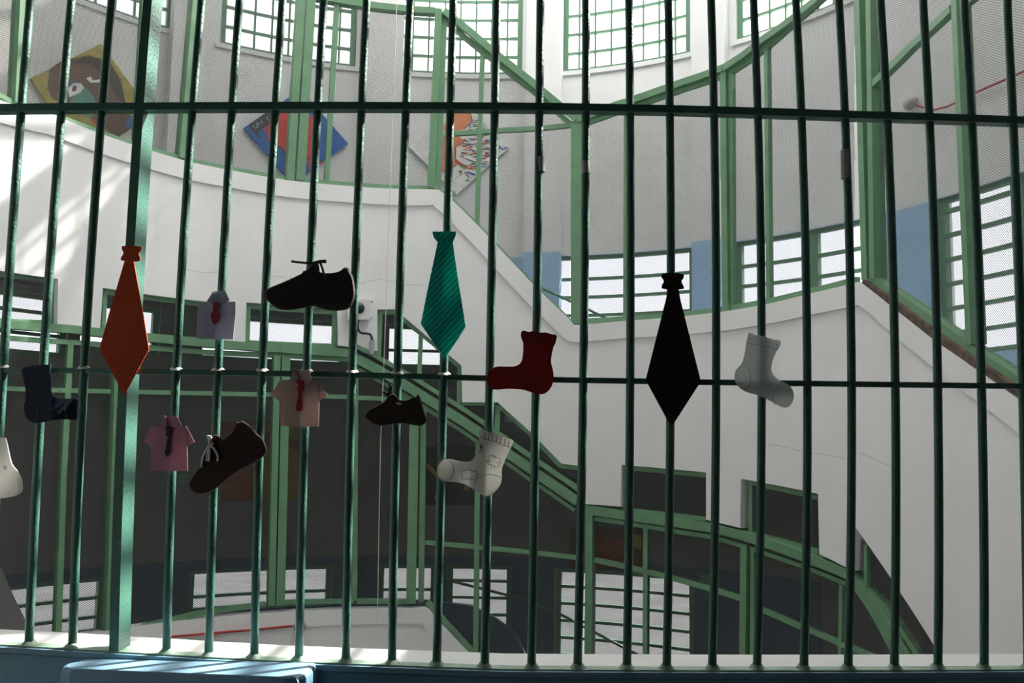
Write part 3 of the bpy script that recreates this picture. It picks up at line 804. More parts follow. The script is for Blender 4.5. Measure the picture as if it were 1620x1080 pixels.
def scrib(mb, o):
    z = lambda *p: zoomed(p, 620, 140, 6)
    patch(mb, 'p_orange', z((480, 400), (490, 355), (540, 260), (590, 237), (745, 238), (765, 300), (690, 385), (600, 400)), o)
    patch(mb, 'p_orange', z((470, 455), (640, 450), (700, 520), (605, 560), (605, 665), (620, 715), (560, 770), (495, 800), (466, 780)), o)
    for l in (((745, 238), (765, 300), (690, 385)), ((605, 560), (605, 665), (620, 715), (560, 770)), ((470, 625), (500, 640), (520, 700)), ((466, 775), (495, 800))):
        strokes(mb, 'p_dark', zoomed(l, 620, 140, 6), 0.8, o - .002)
    strokes(mb, 'p_red', z((600, 680), (680, 735), (780, 765)), 4.0, o - .002)
    r = random.Random(3); cs = ['p_red', 'p_blue', 'p_green', 'p_white', 'p_dark', 'p_teal', 'p_red', 'p_white', 'p_orange', 'p_blue']
    for i in range(150):
        y = r.uniform(300, 760); t_ = (y - 300) / 460
        lo = 760 - 130 * min(1, t_ * 3) + max(0, (t_ - .6)) * 100; hi = 850 + 110 * min(1, t_ * 2.5) - max(0, t_ - .6) * 150
        x = r.uniform(lo, hi - 40); L = r.uniform(30, 90); a = r.uniform(-0.45, 0.4)
        p0, p1 = (x, y), (min(x + L, hi), y + L * a)
        strokes(mb, cs[i % len(cs)], zoomed((p0, p1), 620, 140, 6), r.uniform(0.8, 2.0), o - .002 - .0001 * (i % 20))
    for l, c, w in ((((640, 730), (700, 760)), 'p_green', 2.5), (((710, 790), (790, 820)), 'p_blue', 2.5), (((690, 790), (735, 850)), 'p_purple', 1.6), (((700, 865), (740, 880)), 'p_green', 3), (((600, 855), (650, 820), (670, 770)), 'p_orange', 1),
                    (((645, 780), (660, 805)), 'p_dark', 2.2), (((1020, 575), (1020, 540), (1050, 580), (1095, 555)), 'p_blue', 1.6)):
        strokes(mb, c, zoomed(l, 620, 140, 6), w, o - .005)
picture('white diamond-hung canvas with an orange shape and a burst of coloured scribbles', [(647.5, 232), (727, 157), (805, 233), (722.5, 307.5)], 'p_white', scrib)
def warm(mb, o):
    patch(mb, 'p_mustard', [(400, 664), (472, 664), (472, 790), (400, 793)], o)
    patch(mb, 'p_ember', [(400, 690), (440, 680), (472, 700), (472, 712), (430, 705), (400, 715)], o - .001)
    patch(mb, 'p_brown', [(352, 690), (400, 700), (400, 728), (352, 740)], o - .001)
picture('dim red and yellow picture low on the wall, behind the brown lace-up shoe', [(352, 668), (472, 664), (472, 790), (352, 794)], 'p_ember', warm)
def knot(mb, o):
    for l in (((676, 712), (715, 745), (752, 790)), ((752, 715), (720, 755), (680, 792)), ((690, 706), (740, 706))): strokes(mb, 'p_dark', l, 7, o)
    strokes(mb, 'p_ochre', ((676, 735), (700, 762), (690, 790)), 5, o - .001); strokes(mb, 'p_ochre', ((735, 775), (752, 755)), 6, o - .001)
picture('dark picture with crossing ochre and black bands, behind the white printed sock', [(674, 706), (755, 705), (755, 799), (674, 799)], 'p_dark', knot)
def ember(mb, o):
    patch(mb, 'p_ember', [(912, 850), (985, 855), (1010, 880), (1010, 898), (912, 896)], o)
    patch(mb, 'p_ochre', [(988, 842), (1015, 846), (1015, 870), (992, 858)], o - .001)
picture('dark orange picture low on the right, beside the lower stair landing', [(900, 834), (1017, 840), (1017, 902), (900, 897)], 'p_brown', ember)

def small_sign(label, c, dots):
    mb = MB(); mb.mat(M['green_window']); poly(mb, OUT, c, -0.012, -0.002)
    x0, y0 = c[0]; 
    for i, (a, b) in enumerate(dots): strokes(mb, 'p_grey', [(a, b), (a + 3, b + 3)], 1.4, -0.014)
    tag(mb.build('wall_sign'), label, 'sign', 'small green signs on the lower wall')
small_sign('small green wall sign below the pink paper shirt', [(255, 745), (295, 746), (295, 763), (255, 762)], [(283, 750), (289, 752), (284, 757), (288, 760), (291, 749)])
small_sign('small green wall sign behind the mesh at the lower right', [(1104, 905), (1139, 912), (1139, 931), (1104, 924)], [(1110, 910), (1115, 914), (1110, 918), (1118, 920), (1119, 911)])
mb = MB(); q = [on(OUT, 571 + 6 * math.cos(a), 763 + 12 * math.sin(a), -0.03) for a in np.linspace(0, 2 * math.pi, 20, endpoint=False)]
tube(mb, q, 0.006, 6, True); tag(mb.build('hanging_ring', M['red_pipe'], smooth=True), 'thin red ring hanging on the lower wall left of the sneaker', 'ring')

# bulkhead lamp and red conduit, upper right and lower left
def bulk(label, S, c, r, pipe, off):
    p = on(S, *c, off); t = thing('bulkhead_lamp', label, 'wall lamp', tuple(p))
    zz = (p - EYE).dot(CF); R = r * zz / F_PX
    s, z, _ = S.inv(*c, off); n = Vector(S.pt(s, z, -1.0)) - Vector(S.pt(s, z, 0)); n.normalize()
    uu = n.cross(Vector((0, 0, 1))).normalized(); vv = uu.cross(n)
    mb = MB(); vs = []; fs = []; K = 20
    prof = [(1.0, 0.0), (1.0, 0.25), (0.85, 0.5), (0.5, 0.7), (0.0, 0.78)]
    for rr, h in prof:
        for k in range(K): a = 2 * math.pi * k / K; vs.append(p + (uu * math.cos(a) * 1.1 + vv * math.sin(a) * 0.85) * R * rr + n * R * h)
    for i in range(len(prof) - 1):
        for k in range(K): fs.append([i * K + k, i * K + (k + 1) % K, (i + 1) * K + (k + 1) % K, (i + 1) * K + k])
    fs.append(list(range(K))); mb.add(vs, fs); mb.build('lamp_shade', M['lamp_glass'], t, smooth=True)
    mb = MB(); tube(mb, [p + (uu * math.cos(a) * 1.1 + vv * math.sin(a) * .85) * R + n * R * .1 for a in np.linspace(0, 2 * math.pi, 24, endpoint=False)], R * .1, 6, True)
    mb.build('rim', M['grey_plastic'], t, smooth=True)
    mb = MB(); px_tube(mb, S, pipe, 1.7, off - 0.01); tag(mb.build('conduit', M['red_pipe'], smooth=True), 'thin red conduit running to the ' + label.split(',')[0], 'conduit')
bulk('oval wall lamp high on the right, at the end of a rising red pipe', OUT, (1441, 163), 12, [(1450, 167), (1478, 174), (1500, 168), (1540, 148), (1590, 126), (1640, 104)], -0.03)
bulk('round wall lamp on the lower parapet, beside a red pipe near the sill', IN, (474, 990), 9, [(462, 990), (410, 995), (360, 999), (315, 1003), (260, 1008)], -0.03)

# dome housing on the white tab, with its cable
p = on(IN, 568, 500, -0.05); t = thing('camera_housing', 'square white camera housing with a dark dome, beside the big black shoe', 'security camera', tuple(p))
mb = MB(); poly(mb, IN, [(550, 474), (586, 473), (586, 505), (550, 505)], -0.10, -0.014); mb.build('case', M['housing'], t, bevel=0.004)
mb = MB()
for x, y in ((549, 500), (587, 503), (588, 477)): px_tube(mb, IN, [(x - 1.5, y), (x + 1.5, y)], 1.6, -0.03)
mb.build('bracket', M['grey_plastic'], t)
mb = MB(); c0 = on(IN, 568, 487, -0.102); s, z, _ = IN.inv(568, 487, -.1); nn = (Vector(IN.pt(s, z, -1)) - Vector(IN.pt(s, z, 0))).normalized(); uu = nn.cross(Vector((0, 0, 1))).normalized(); vv = uu.cross(nn)
R = 9 * (c0 - EYE).dot(CF) / F_PX; vs = []; fs = []; K = 24
for j in range(7):
    a2 = math.pi / 2 * j / 6
    for k in range(K): a = 2 * math.pi * k / K; vs.append(c0 + (uu * math.cos(a) + vv * math.sin(a)) * R * math.cos(a2) + nn * R * .7 * math.sin(a2))
for j in range(6):
    for k in range(K): fs.append([j * K + k, j * K + (k + 1) % K, (j + 1) * K + (k + 1) % K, (j + 1) * K + k])
mb.add(vs, fs); mb.build('dome', M['lens_dark'], t, smooth=True)
mb = MB(); px_tube(mb, IN, chaikin([(567, 506), (565, 516), (569, 527), (583, 527), (588, 531), (589, 545)], 2, False), 1.8, -0.04)
mb.build('cable', M['cable'], t, smooth=True)
mb = MB(); px_tube(mb, IN, [(588.5, 538), (588, 560)], 4.2, -0.04, 10); mb.build('connector', M['grey_plastic'], t)
# cord hanging in the void
mb = MB(); px_tube(mb, IN, [(629, -60), (628, 0), (622, 180), (615, 360), (608, 560), (602, 700), (599, 860), (597, 985)], 0.55, -0.35, 5)
tag(mb.build('long_string', M['cord']), 'thin pale cord hanging straight down through the stairwell', 'cord')
# handrails on the far side of the lower and middle stairs
def hrail(label, pts, off, rpx=2.2):
    mb = MB(); px_tube(mb, OUT, pts, rpx, off); tag(mb.build('handrail', M['green_window'], smooth=True), label, 'handrail', 'handrails along the outer wall')
hrail('slim handrail along the outer wall, right of the upper stair foot', [(856, 455), (880, 466), (930, 489), (968, 508)], -0.2)
hrail('slim handrail crossing the low windows under the lower stair', [(690, 912), (707, 917), (830, 948), (880, 968), (960, 1010), (1010, 1036)], -0.2)

# ================================================================== THE NEAR RAILING
t = thing('bar_railing', 'dark green painted bar railing in front, upright bars with two rails and one square post', 'railing', (0, 2.5, 1.03))
RP = M['rail_paint']
bars = [(48, 5, -18), (113, 68, 46), (177, 133, 115), (319, 279, 263), (379, 345, 330), (447, 415, 402), (512, 485, 473), (580, 557, 547), (649, 629, 620), (717, 702, 691), (786, 775, 767), (855, 848, 841), (927, 923, 914),
        (995, 997, 992), (1057, 1061, 1055), (1125, 1133, 1127), (1192, 1205, 1198), (1259, 1277, 1272), (1327, 1347, 1342), (1393, 1416, 1415), (1460, 1483, 1484), (1525, 1552, 1557), (1593, 1617, 1626)]
bars = [(-17, -58, -84)] + bars + [(1662, 1686, 1697)]
def bar_line(a, b, c, foot=1.0):
    """a bar through three traced points (top edge, middle rail, foot), slightly bowed with the railing"""
    q = [NR.inv(a, 0)[:2], NR.inv(b, 585)[:2], NR.inv(c, 1010 if c < 200 else 1045)[:2]]
    zs = [p[1] for p in q]; xs_ = [p[0] for p in q]
    co = np.polyfit(zs, xs_, 2)
    zb = zsill(xs_[2]); out = []
    for z in np.linspace(zb - 0.004, 2.98, 15): out.append((float(np.polyval(co, z)), z))
    return out
FOOT = []
for a, b, c in bars:
    L = bar_line(a, b, c); mb = MB(); P = [Vector(NR.pt(x, z, 0.0)) for x, z in L]
    tube(mb, P, 0.0112, 12); mb.build('bar', RP, t, smooth=True); FOOT.append(P[0])
# square post
L = bar_line(237, 199, 184); mb = MB()
for z0_, z1_ in zip(L[:-1], L[1:]): pass
beam_sz(mb, NR, L, 0.025, -0.015, 0.062, 0.1); mb.build('square_post', RP, t)
def near_rail(name, pts, w, o0, o1):
    mb = MB(); q = [NR.inv(x, y) for x, y in pts]
    beam_sz(mb, NR, [(a[0], a[1]) for a in q], [w * a[2] / F_PX for a in q], o0, o1, 0.05); mb.build(name, RP, t)
near_rail('upper_rail', [(-110, 174), (0, 173), (213, 171), (400, 170), (600, 170), (810, 171), (900, 172), (1080, 175.5), (1350, 184), (1620, 193), (1720, 197)], 12, -0.016, 0.017)
near_rail('middle_rail', [(-110, 584), (0, 585), (270, 588), (540, 592.5), (720, 597), (900, 601), (1080, 604), (1350, 607.5), (1620, 611), (1720, 612)], 8.5, -0.008, 0.009)
xs2 = np.linspace(-FX, FX, 33)
ruled('bottom_rail', M['foot_paint'], [(x, yn(x) - 0.022, zsill(x)) for x in xs2], [(x, yn(x) + 0.020, zsill(x)) for x in xs2], 0.02, False, t)
# weld beads where bars meet the rails and the sill
for P in FOOT:
    vs = []
    for (r, h) in ((0.021, 0.0), (0.016, 0.006), (0.0115, 0.012)):
        for k in range(10): a = 2 * math.pi * k / 10; rr = r * (1 + 0.15 * math.sin(3 * a + P.x * 40)); vs.append((P.x + rr * math.cos(a), P.y + rr * math.sin(a), P.z + 0.004 + h))
    mb = MB(); mb.add(vs, [[i * 10 + k, i * 10 + (k + 1) % 10, (i + 1) * 10 + (k + 1) % 10, (i + 1) * 10 + k] for i in range(2) for k in range(10)])
    mb.build('weld_bead', M['foot_paint'], t, smooth=True)
for a, b, c in bars[1:11]:
    p = Vector(NR.pt(*NR.inv(b, np.interp(b, [0, 540, 900], [581, 588.5, 597]))[:2], 0.0)); vs = []
    for (r, h) in ((0.019, -0.002), (0.015, 0.004), (0.0115, 0.007)):
        for k in range(10): a_ = 2 * math.pi * k / 10; rr = r * (1 + 0.12 * math.sin(3 * a_ + p.x * 30)); vs.append((p.x + rr * math.cos(a_), p.y + 0.75 * rr * math.sin(a_), p.z + h))
    mb = MB(); mb.add(vs, [[i * 10 + k, i * 10 + (k + 1) % 10, (i + 1) * 10 + (k + 1) % 10, (i + 1) * 10 + k] for i in range(2) for k in range(10)])
    mb.build('weld_bead', M['cord'], t, smooth=True)

# ================================================================== THE PAPER AND FOAM CUT-OUTS ON THE BARS
from mathutils.geometry import tessellate_polygon
def flat(mb, pts, off, th, offf=None, dens=True, inset=None):
    """cut-out of px outline: front at off, thickness th away from the camera"""
    f = offf or (lambda x: off)
    front = [Vector(NR.pt(*NR.inv(x, y, f(x))[:2], f(x))) for x, y in pts]
    back = [p + Vector((0, th, 0)) for p in front]
    n = len(pts)
    tri = tessellate_polygon([[Vector((x, y, 0)) for x, y in pts]])
    fs = [list(a) for a in tri] + [[i + n for i in a] for a in tri] + [[i, (i + 1) % n, (i + 1) % n + n, i + n] for i in range(n)]
    mb.add(front + back, fs)
def flat_grid(mb, pts, off, th, f):
    """bent cut-out: split in strips so that it can follow f(x)"""
    xs_ = sorted(set([round(min(p[0] for p in pts) + k * 6, 3) for k in range(int((max(p[0] for p in pts) - min(p[0] for p in pts)) / 6) + 2)]))
    n = len(pts)
    for a, b in zip(xs_[:-1], xs_[1:]):
        sub = clip_x(pts, a, b)
        if len(sub) > 2: flat(mb, sub, off, th, f)
def clip_x(p, a, b):
    def half(p, X, sgn):
        out = []
        for i in range(len(p)):
            q, r = p[i], p[(i + 1) % len(p)]
            qi, ri = sgn * (q[0] - X) >= 0, sgn * (r[0] - X) >= 0
            if qi: out.append(q)
            if qi != ri:
                t_ = (X - q[0]) / (r[0] - q[0]); out.append((X, q[1] + (r[1] - q[1]) * t_))
        return out
    p = half(p, a, 1)
    return half(p, b, -1) if len(p) > 2 else p
def line(mb, pts, wpx, off):
    q = [NR.inv(x, y, off) for x, y in pts]
    beam_sz(mb, NR, [(a[0], a[1]) for a in q], wpx * q[0][2] / F_PX, off - 0.0004, off + 0.0002, 0.5)
def hatch(mb, P, ang, gap, w, off, phase=0):
    ca, sa = math.cos(ang), math.sin(ang)
    Q = [(x * ca + y * sa, -x * sa + y * ca) for x, y in P]
    lo, hi = min(q[1] for q in Q), max(q[1] for q in Q); v = lo + gap * (0.5 + phase)
    while v < hi:
        h = []
        for i in range(len(Q)):
            a, b = Q[i], Q[(i + 1) % len(Q)]
            if (a[1] > v) != (b[1] > v): h.append(a[0] + (b[0] - a[0]) * (v - a[1]) / (b[1] - a[1]))
        h.sort()
        for a, b in zip(h[0::2], h[1::2]):
            if b - a > 2: line(mb, [(a * ca - v * sa, a * sa + v * ca), (b * ca - v * sa, b * sa + v * ca)], w, off)
        v += gap
FR = -0.0205
TG = 'foam neckties tied to the bars'; SG = 'foam socks tied to the bars'; HG = 'folded paper shirts on the bars'; OG = 'foam shoes on the bars'
def craft(name, label, cat, c, group): return thing(name, label, cat, tuple(Vector(NR.pt(*NR.inv(*c)[:2], FR))), group)

def tie(label, x0, y0, k, knot_, body, mat, lmat, ang, gap, w):
    K, Bd = zoomed(knot_, x0, y0, k), zoomed(body, x0, y0, k)
    t = craft('necktie', label, 'paper necktie', Bd[-2], TG)
    mb = MB(); flat(mb, Bd, FR, 0.004); mb.build('blade', M[mat], t, bevel=0.0008)
    mb = MB(); flat(mb, K, FR - 0.004, 0.004); mb.build('knot', M[mat], t, bevel=0.0008)
    mb = MB(); hatch(mb, Bd, ang, gap, w, FR - 0.0006); hatch(mb, K, ang, gap, w, FR - 0.0046); mb.build('stripes', M[lmat], t)
tie('orange red foam necktie with fine dark stripes hanging on the thick square post', 140, 370, 4,
    chaikin([(212, 72), (330, 75), (340, 92), (314, 125), (329, 150), (322, 176), (205, 170), (201, 152), (224, 122), (208, 92)], 1),
    [(228, 168), (287, 176), (345, 500), (382, 728), (225, 1022), (68, 725), (130, 500)], 'orange_foam', 'orange_line', math.radians(-62), 4.3, 0.7)
tie('teal foam necktie with dark diagonal stripes, highest of the neckties', 640, 350, 3.723,
    [(163, 60), (303, 60), (300, 85), (284, 122), (195, 122), (170, 92)], [(195, 121), (284, 121), (322, 380), (360, 620), (300, 715), (238, 805), (160, 700), (95, 603), (140, 380)], 'teal_foam', 'teal_line', math.radians(-46), 6.6, 0.9)
tie('black foam necktie with faint gold stripes, the one furthest right', 1000, 410, 3.857,
    chaikin([(182, 84), (314, 84), (318, 112), (298, 135), (317, 165), (317, 184), (182, 183), (180, 158), (198, 132), (178, 110)], 1),
    [(218, 180), (285, 182), (293, 235), (420, 745), (262, 990), (245, 1015), (215, 980), (83, 735), (208, 240)], 'black_foam', 'gold_line', math.radians(38), 5.6, 0.6)

def sock(label, x0, y0, k, out, mat, lmat, lines, f=None, lw=0.8, sm=1):
    P = zoomed(chaikin(out, sm), x0, y0, k)
    t = craft('sock_cutout', label, 'paper sock', P[len(P) // 2], SG)
    mb = MB()
    if f: flat_grid(mb, P, 0, 0.004, f)
    else: flat(mb, P, FR, 0.004)
    mb.build('sock_body', M[mat], t)
    if lines:
        mb = MB()
        for l in lines:
            l = zoomed(l, x0, y0, k)
            if f:
                for a, b in zip(l[:-1], l[1:]): line(mb, [a, b], lw, f((a[0] + b[0]) / 2) - 0.0015)
            else: line(mb, l, lw, FR - 0.0006)
        mb.build('drawn_lines', M[lmat], t)
    return t
def arc(cx, cy, rx, ry, a0, a1, n=12): return [(cx + rx * math.cos(math.radians(a0 + (a1 - a0) * i / n)), cy + ry * math.sin(math.radians(a0 + (a1 - a0) * i / n))) for i in range(n + 1)]
def flake(cx, cy, r): return [[(cx + r * .6 * math.cos(a), cy + r * .6 * math.sin(a)), (cx + r * math.cos(a + .25), cy + r * math.sin(a + .25))] for a in np.linspace(0, 2 * math.pi, 11)] + [[(cx + r * .85 * math.cos(a), cy + r * .85 * math.sin(a)), (cx + r * .75 * math.cos(a + .5), cy + r * .75 * math.sin(a + .5))] for a in np.linspace(0.3, 6.2, 7)]
ribs = lambda a, b, n, h: [[(a[0] + (b[0] - a[0]) * i / n, a[1] + (b[1] - a[1]) * i / n), (a[0] + (b[0] - a[0]) * i / n + h[0], a[1] + (b[1] - a[1]) * i / n + h[1])] for i in range(1, n)]
sock('deep red foam sock with a ribbed cuff and sketched snowflakes', 640, 350, 3.723,
     [(688, 650), (700, 640), (730, 652), (745, 648), (765, 646), (800, 656), (830, 652), (865, 665), (899, 668), (893, 700), (886, 725), (876, 740), (864, 800), (862, 835), (874, 870), (880, 930), (862, 985), (820, 1020), (770, 1014), (700, 990), (650, 986), (600, 985), (530, 992), (495, 978), (482, 930), (498, 880), (540, 852), (600, 855), (655, 855), (690, 830), (698, 780), (700, 710), (690, 695), (684, 670)],
     'red_foam', 'grey_line', [[(690, 698), (760, 708), (830, 716), (888, 722)], arc(530, 935, 62, 70, -75, 60), arc(880, 1010, 130, 110, 188, 272)] + flake(690, 918, 45) + flake(803, 798, 40) + ribs((700, 650), (892, 672), 10, (-4, 48)), None, 0.55)
LP = [(540, 258), (590, 275), (612, 282), (640, 300), (672, 302), (700, 318), (735, 318), (760, 338), (798, 343), (830, 362), (862, 366), (895, 382), (880, 430), (840, 510), (790, 620), (766, 690), (770, 780), (760, 850), (700, 930), (620, 978), (560, 965), (480, 910), (380, 850), (280, 825), (160, 820), (100, 790), (72, 710), (90, 640), (140, 590), (210, 575), (300, 600), (390, 612), (440, 600), (480, 560), (510, 490), (525, 420), (530, 340), (525, 290)]
dia = [[(412, 678), (412, 700)], [(432, 680), (432, 702)], [(412, 700), (340, 692), (338, 792), (405, 794)], [(432, 704), (498, 712)], [(405, 775), (403, 806)], [(428, 770), (430, 822)], [(430, 794), (498, 792), (498, 712)], [(498, 738), (533, 742)], [(505, 755), (520, 775)],
       [(660, 540), (692, 555)], [(664, 530), (662, 560)], [(692, 530), (694, 575)], [(660, 545), (632, 540), (632, 590)], [(600, 592), (645, 596)], [(600, 610), (645, 612)], [(620, 600), (622, 640), (655, 640)], [(660, 635), (658, 678)], [(686, 635), (690, 680)], [(690, 655), (738, 670), (740, 640)], [(712, 618), (765, 626)], [(722, 640), (760, 648)], [(748, 620), (750, 572), (694, 555)],
       [(540, 420), (545, 470)], [(552, 430), (548, 480)], [(560, 440), (574, 470)], [(535, 455), (572, 440)], [(525, 495), (560, 480)], [(530, 505), (548, 512)], [(515, 500), (530, 490)]]
sock('white foam sock with blue drawn circuit marks, hanging low in the middle', 680, 640, 6.75, LP, 'white_foam', 'ink',
     dia + [[(530, 345), (600, 368), (700, 395), (780, 430), (855, 455)], arc(170, 700, 85, 112, -72, 62), arc(640, 870, 170, 125, 195, 312)] + ribs((545, 268), (890, 390), 8, (-8, 75)), None, 0.8)
sock('plain pale grey foam sock, toe pointing down to the right', 1000, 410, 3.857,
     [(712, 440), (725, 455), (740, 452), (752, 464), (780, 462), (792, 470), (810, 466), (830, 482), (850, 482), (865, 494), (885, 490), (912, 503), (898, 540), (886, 555), (872, 580), (850, 640), (850, 690), (890, 735), (950, 760), (985, 800), (988, 850), (970, 890), (940, 908), (900, 895), (820, 850), (770, 828), (700, 812), (650, 780), (628, 740), (626, 690), (645, 660), (672, 635), (690, 570), (697, 510)],
     'grey_white_foam', 'pencil', [[(700, 512), (760, 520), (830, 535), (888, 553)], arc(660, 720, 64, 85, -80, 62), arc(930, 850, 68, 80, 150, 250)] + ribs((700, 470), (905, 520), 9, (-4, 18)), None, 0.55)
sock('navy blue foam sock at the far left, its toe tucked behind a bar', 0, 560, 4.5,
     [(150, 95), (250, 80), (350, 72), (360, 85), (352, 130), (360, 220), (365, 280), (400, 310), (450, 318), (530, 315), (585, 330), (600, 385), (590, 435), (545, 470), (460, 462), (370, 470), (290, 488), (240, 493), (200, 470), (175, 430), (168, 370), (185, 310), (180, 240), (165, 170)],
     'navy_foam', 'navy_line', [arc(205, 430, 68, 85, -95, 40), arc(540, 395, 78, 85, 120, 240), [(210, 215), (255, 150)], [(210, 320), (355, 165)], [(280, 395), (440, 250)], [(310, 440), (450, 330)]],
     f=lambda x: FR + (0.036 if x > 122 else 0.036 * max(0, (x - 84)) / 38), lw=0.6)
sock('white foam sock cut off by the left picture edge', 0, 560, 4.5,
     [(-70, 600), (30, 592), (40, 600), (52, 650), (70, 740), (85, 790), (130, 840), (155, 900), (160, 950), (150, 985), (100, 1012), (0, 1028), (-120, 1010), (-200, 990), (-240, 940), (-220, 890), (-150, 860), (-100, 800), (-80, 700)],
     'white_foam', 'ink', [[(15, 800), (40, 812)], [(30, 790), (34, 825)], [(44, 792), (46, 822)]], None, 0.5)

def shirt(label, x0, y0, k, body, sleeves, collar, back, tiep, mat, tmat, buttons, extra, stripes=None):
    Z = lambda p: zoomed(p, x0, y0, k)
    t = craft('paper_shirt', label, 'paper shirt', Z(body)[0], HG)
    mb = MB(); flat(mb, Z(body), FR, 0.002); mb.build('shirt_body', M[mat], t)
    for s_ in sleeves: mb = MB(); flat(mb, Z(s_), FR + 0.002, 0.0015); mb.build('sleeve', M[mat], t)
    mb = MB(); flat(mb, Z(back), FR - 0.001, 0.001); mb.build('collar_band', M[mat], t)
    for c_ in collar: mb = MB(); flat(mb, Z(c_), FR - 0.006, 0.0035); mb.build('collar_flap', M[mat], t)
    mb = MB(); flat(mb, Z(tiep), FR - 0.004, 0.002); tt = mb.build('paper_tie', M[tmat], t)
    if stripes:
        mb = MB(); hatch(mb, Z(tiep), math.radians(-30), stripes, 0.6, FR - 0.0046); mb.build('tie_stripes', M['grey_line'], tt)
    mb = MB()
    for (x, y), r in buttons: x, y = Z([(x, y)])[0]; line(mb, [(x - r, y), (x + r, y)], r * 2, FR - 0.0006)
    for l in extra: line(mb, Z(l), 0.45, FR - 0.0006)
    mb.build('buttons_and_folds', M['fold_line'], t)
shirt('sleeveless lilac white paper shirt with a striped red tie', 140, 370, 4, [(697, 425), (800, 432), (930, 428), (931, 510), (915, 667), (682, 662), (688, 510)], [],
      [[(790, 362), (748, 425), (778, 436), (815, 405)], [(868, 362), (892, 422), (845, 440), (822, 402)]], [(790, 362), (868, 362), (884, 415), (850, 438), (778, 434), (756, 415)],
      chaikin([(790, 430), (830, 432), (830, 455), (815, 475), (832, 500), (830, 545), (795, 578), (785, 555), (768, 520), (790, 480), (788, 455)], 1), 'paper_lilac', 'tie_red', [((797, 590 + 10 * i), 0.5) for i in range(8)],
      [[(865, 492), (890, 505), (920, 500)], [(865, 492), (865, 530)]], 4)
shirt('pink paper shirt with short sleeves and a twisted black tie', 210, 630, 6.354, [(180, 282), (540, 275), (552, 730), (185, 730)], [[(185, 280), (115, 440), (182, 490)], [(538, 275), (622, 440), (552, 480)]],
      [[(322, 172), (262, 270), (300, 302), (350, 275)], [(438, 172), (492, 270), (430, 305), (365, 270)]], [(322, 172), (438, 172), (480, 270), (370, 290), (280, 270)],
      [(325, 290), (398, 292), (385, 340), (396, 360), (370, 395), (384, 430), (372, 490), (382, 540), (345, 590), (320, 550), (335, 490), (340, 430), (350, 395), (328, 360), (340, 335)], 'paper_pink', 'tie_black', [],
      [[(420, 410), (500, 412), (515, 430)], [(365, 590), (362, 728)]])
shirt('cream paper shirt with short sleeves and a slim plain red tie', 420, 570, 5.786, [(130, 180), (475, 172), (490, 360), (487, 605), (135, 600)], [[(132, 180), (47, 315), (132, 375)], [(476, 180), (567, 320), (489, 374)]],
      [[(260, 85), (218, 175), (245, 202), (302, 160)], [(400, 88), (420, 165), (378, 212), (325, 160)]], [(260, 85), (400, 88), (410, 165), (320, 190), (225, 170)],
      [(275, 188), (355, 190), (340, 230), (355, 250), (330, 275), (337, 440), (320, 465), (290, 465), (278, 440), (300, 290), (287, 250), (303, 232)], 'paper_cream', 'tie_red', [((300, 490 + 28 * i), 0.7) for i in range(3)] + [((303, 585), 1.0), ((252, 182), .6), ((374, 185), .6)],
      [[(372, 310), (440, 310), (450, 330), (440, 390), (375, 385)]])

def shoe(name, label, x0, y0, k, out, mat, c, group=OG):
    P = zoomed(chaikin(out, 1), x0, y0, k); t = craft(name, label, 'foam shoe', c, group)
    cx_ = sum(p[0] for p in P) / len(P); cy_ = sum(p[1] for p in P) / len(P); n = len(P)
    mb = MB(); lay = [(0.955, -0.052), (0.99, -0.047), (1.0, -0.038), (1.0, -0.020), (0.985, -0.014)]
    vs = []
    for sc_, off in lay:
        for x, y in P:
            xx, yy = cx_ + (x - cx_) * sc_, cy_ + (y - cy_) * sc_
            vs.append(Vector(NR.pt(*NR.inv(xx, yy, off)[:2], off)))
    tri = tessellate_polygon([[Vector((x, y, 0)) for x, y in P]])
    fs = [list(a) for a in tri] + [[i + (len(lay) - 1) * n for i in a] for a in tri]
    for j in range(len(lay) - 1): fs += [[j * n + i, j * n + (i + 1) % n, (j + 1) * n + (i + 1) % n, (j + 1) * n + i] for i in range(n)]
    mb.add(vs, fs); mb.build('upper', M[mat], t)
    return t
def lace(t, x0, y0, k, ls, mat, r=0.0028, off=-0.056, name='lace'):
    mb = MB()
    for l in ls:
        P = zoomed(chaikin(l, 2, False), x0, y0, k); tube(mb, [on(NR, x, y, off) for x, y in P], r, 6)
    mb.build(name, M[mat], t, smooth=True)
def deco(t, x0, y0, k, ls, mat, w, name='drawn_lines', off=-0.0526):
    mb = MB()
    for l in ls: line(mb, zoomed(l, x0, y0, k), w, off)
    mb.build(name, M[mat], t)
t = shoe('black_shoe', 'large black foam shoe, toe to the left, with stiff black laces standing up', 400, 390, 8.1,
     [(150, 570), (200, 530), (300, 490), (420, 440), (540, 385), (635, 340), (640, 312), (690, 302), (730, 250), (765, 215), (810, 205), (830, 260), (842, 320), (920, 340), (1020, 338), (1110, 318), (1150, 290), (1185, 258), (1200, 278), (1220, 258), (1250, 330), (1285, 380), (1305, 500), (1318, 600), (1300, 680), (1255, 770), (1200, 810), (1090, 825), (960, 815), (850, 790), (770, 755), (660, 785), (520, 810), (400, 815), (330, 800), (230, 740), (165, 670), (143, 610)], 'black_shoe', (490, 450))
lace(t, 400, 390, 8.1, [[(495, 188), (600, 203), (770, 215)], [(770, 212), (850, 185), (940, 180)], [(790, 215), (880, 195), (940, 198)], [(815, 205), (838, 260), (842, 320)], [(860, 205), (895, 280), (905, 340), (938, 400)]], 'lace_black', 0.0032)
deco(t, 400, 390, 8.1, [[(800 - 62 * i, 370), (720 - 62 * i + 30, 560 + 4 * i)] for i in range(6)], 'shoe_line', 0.4)
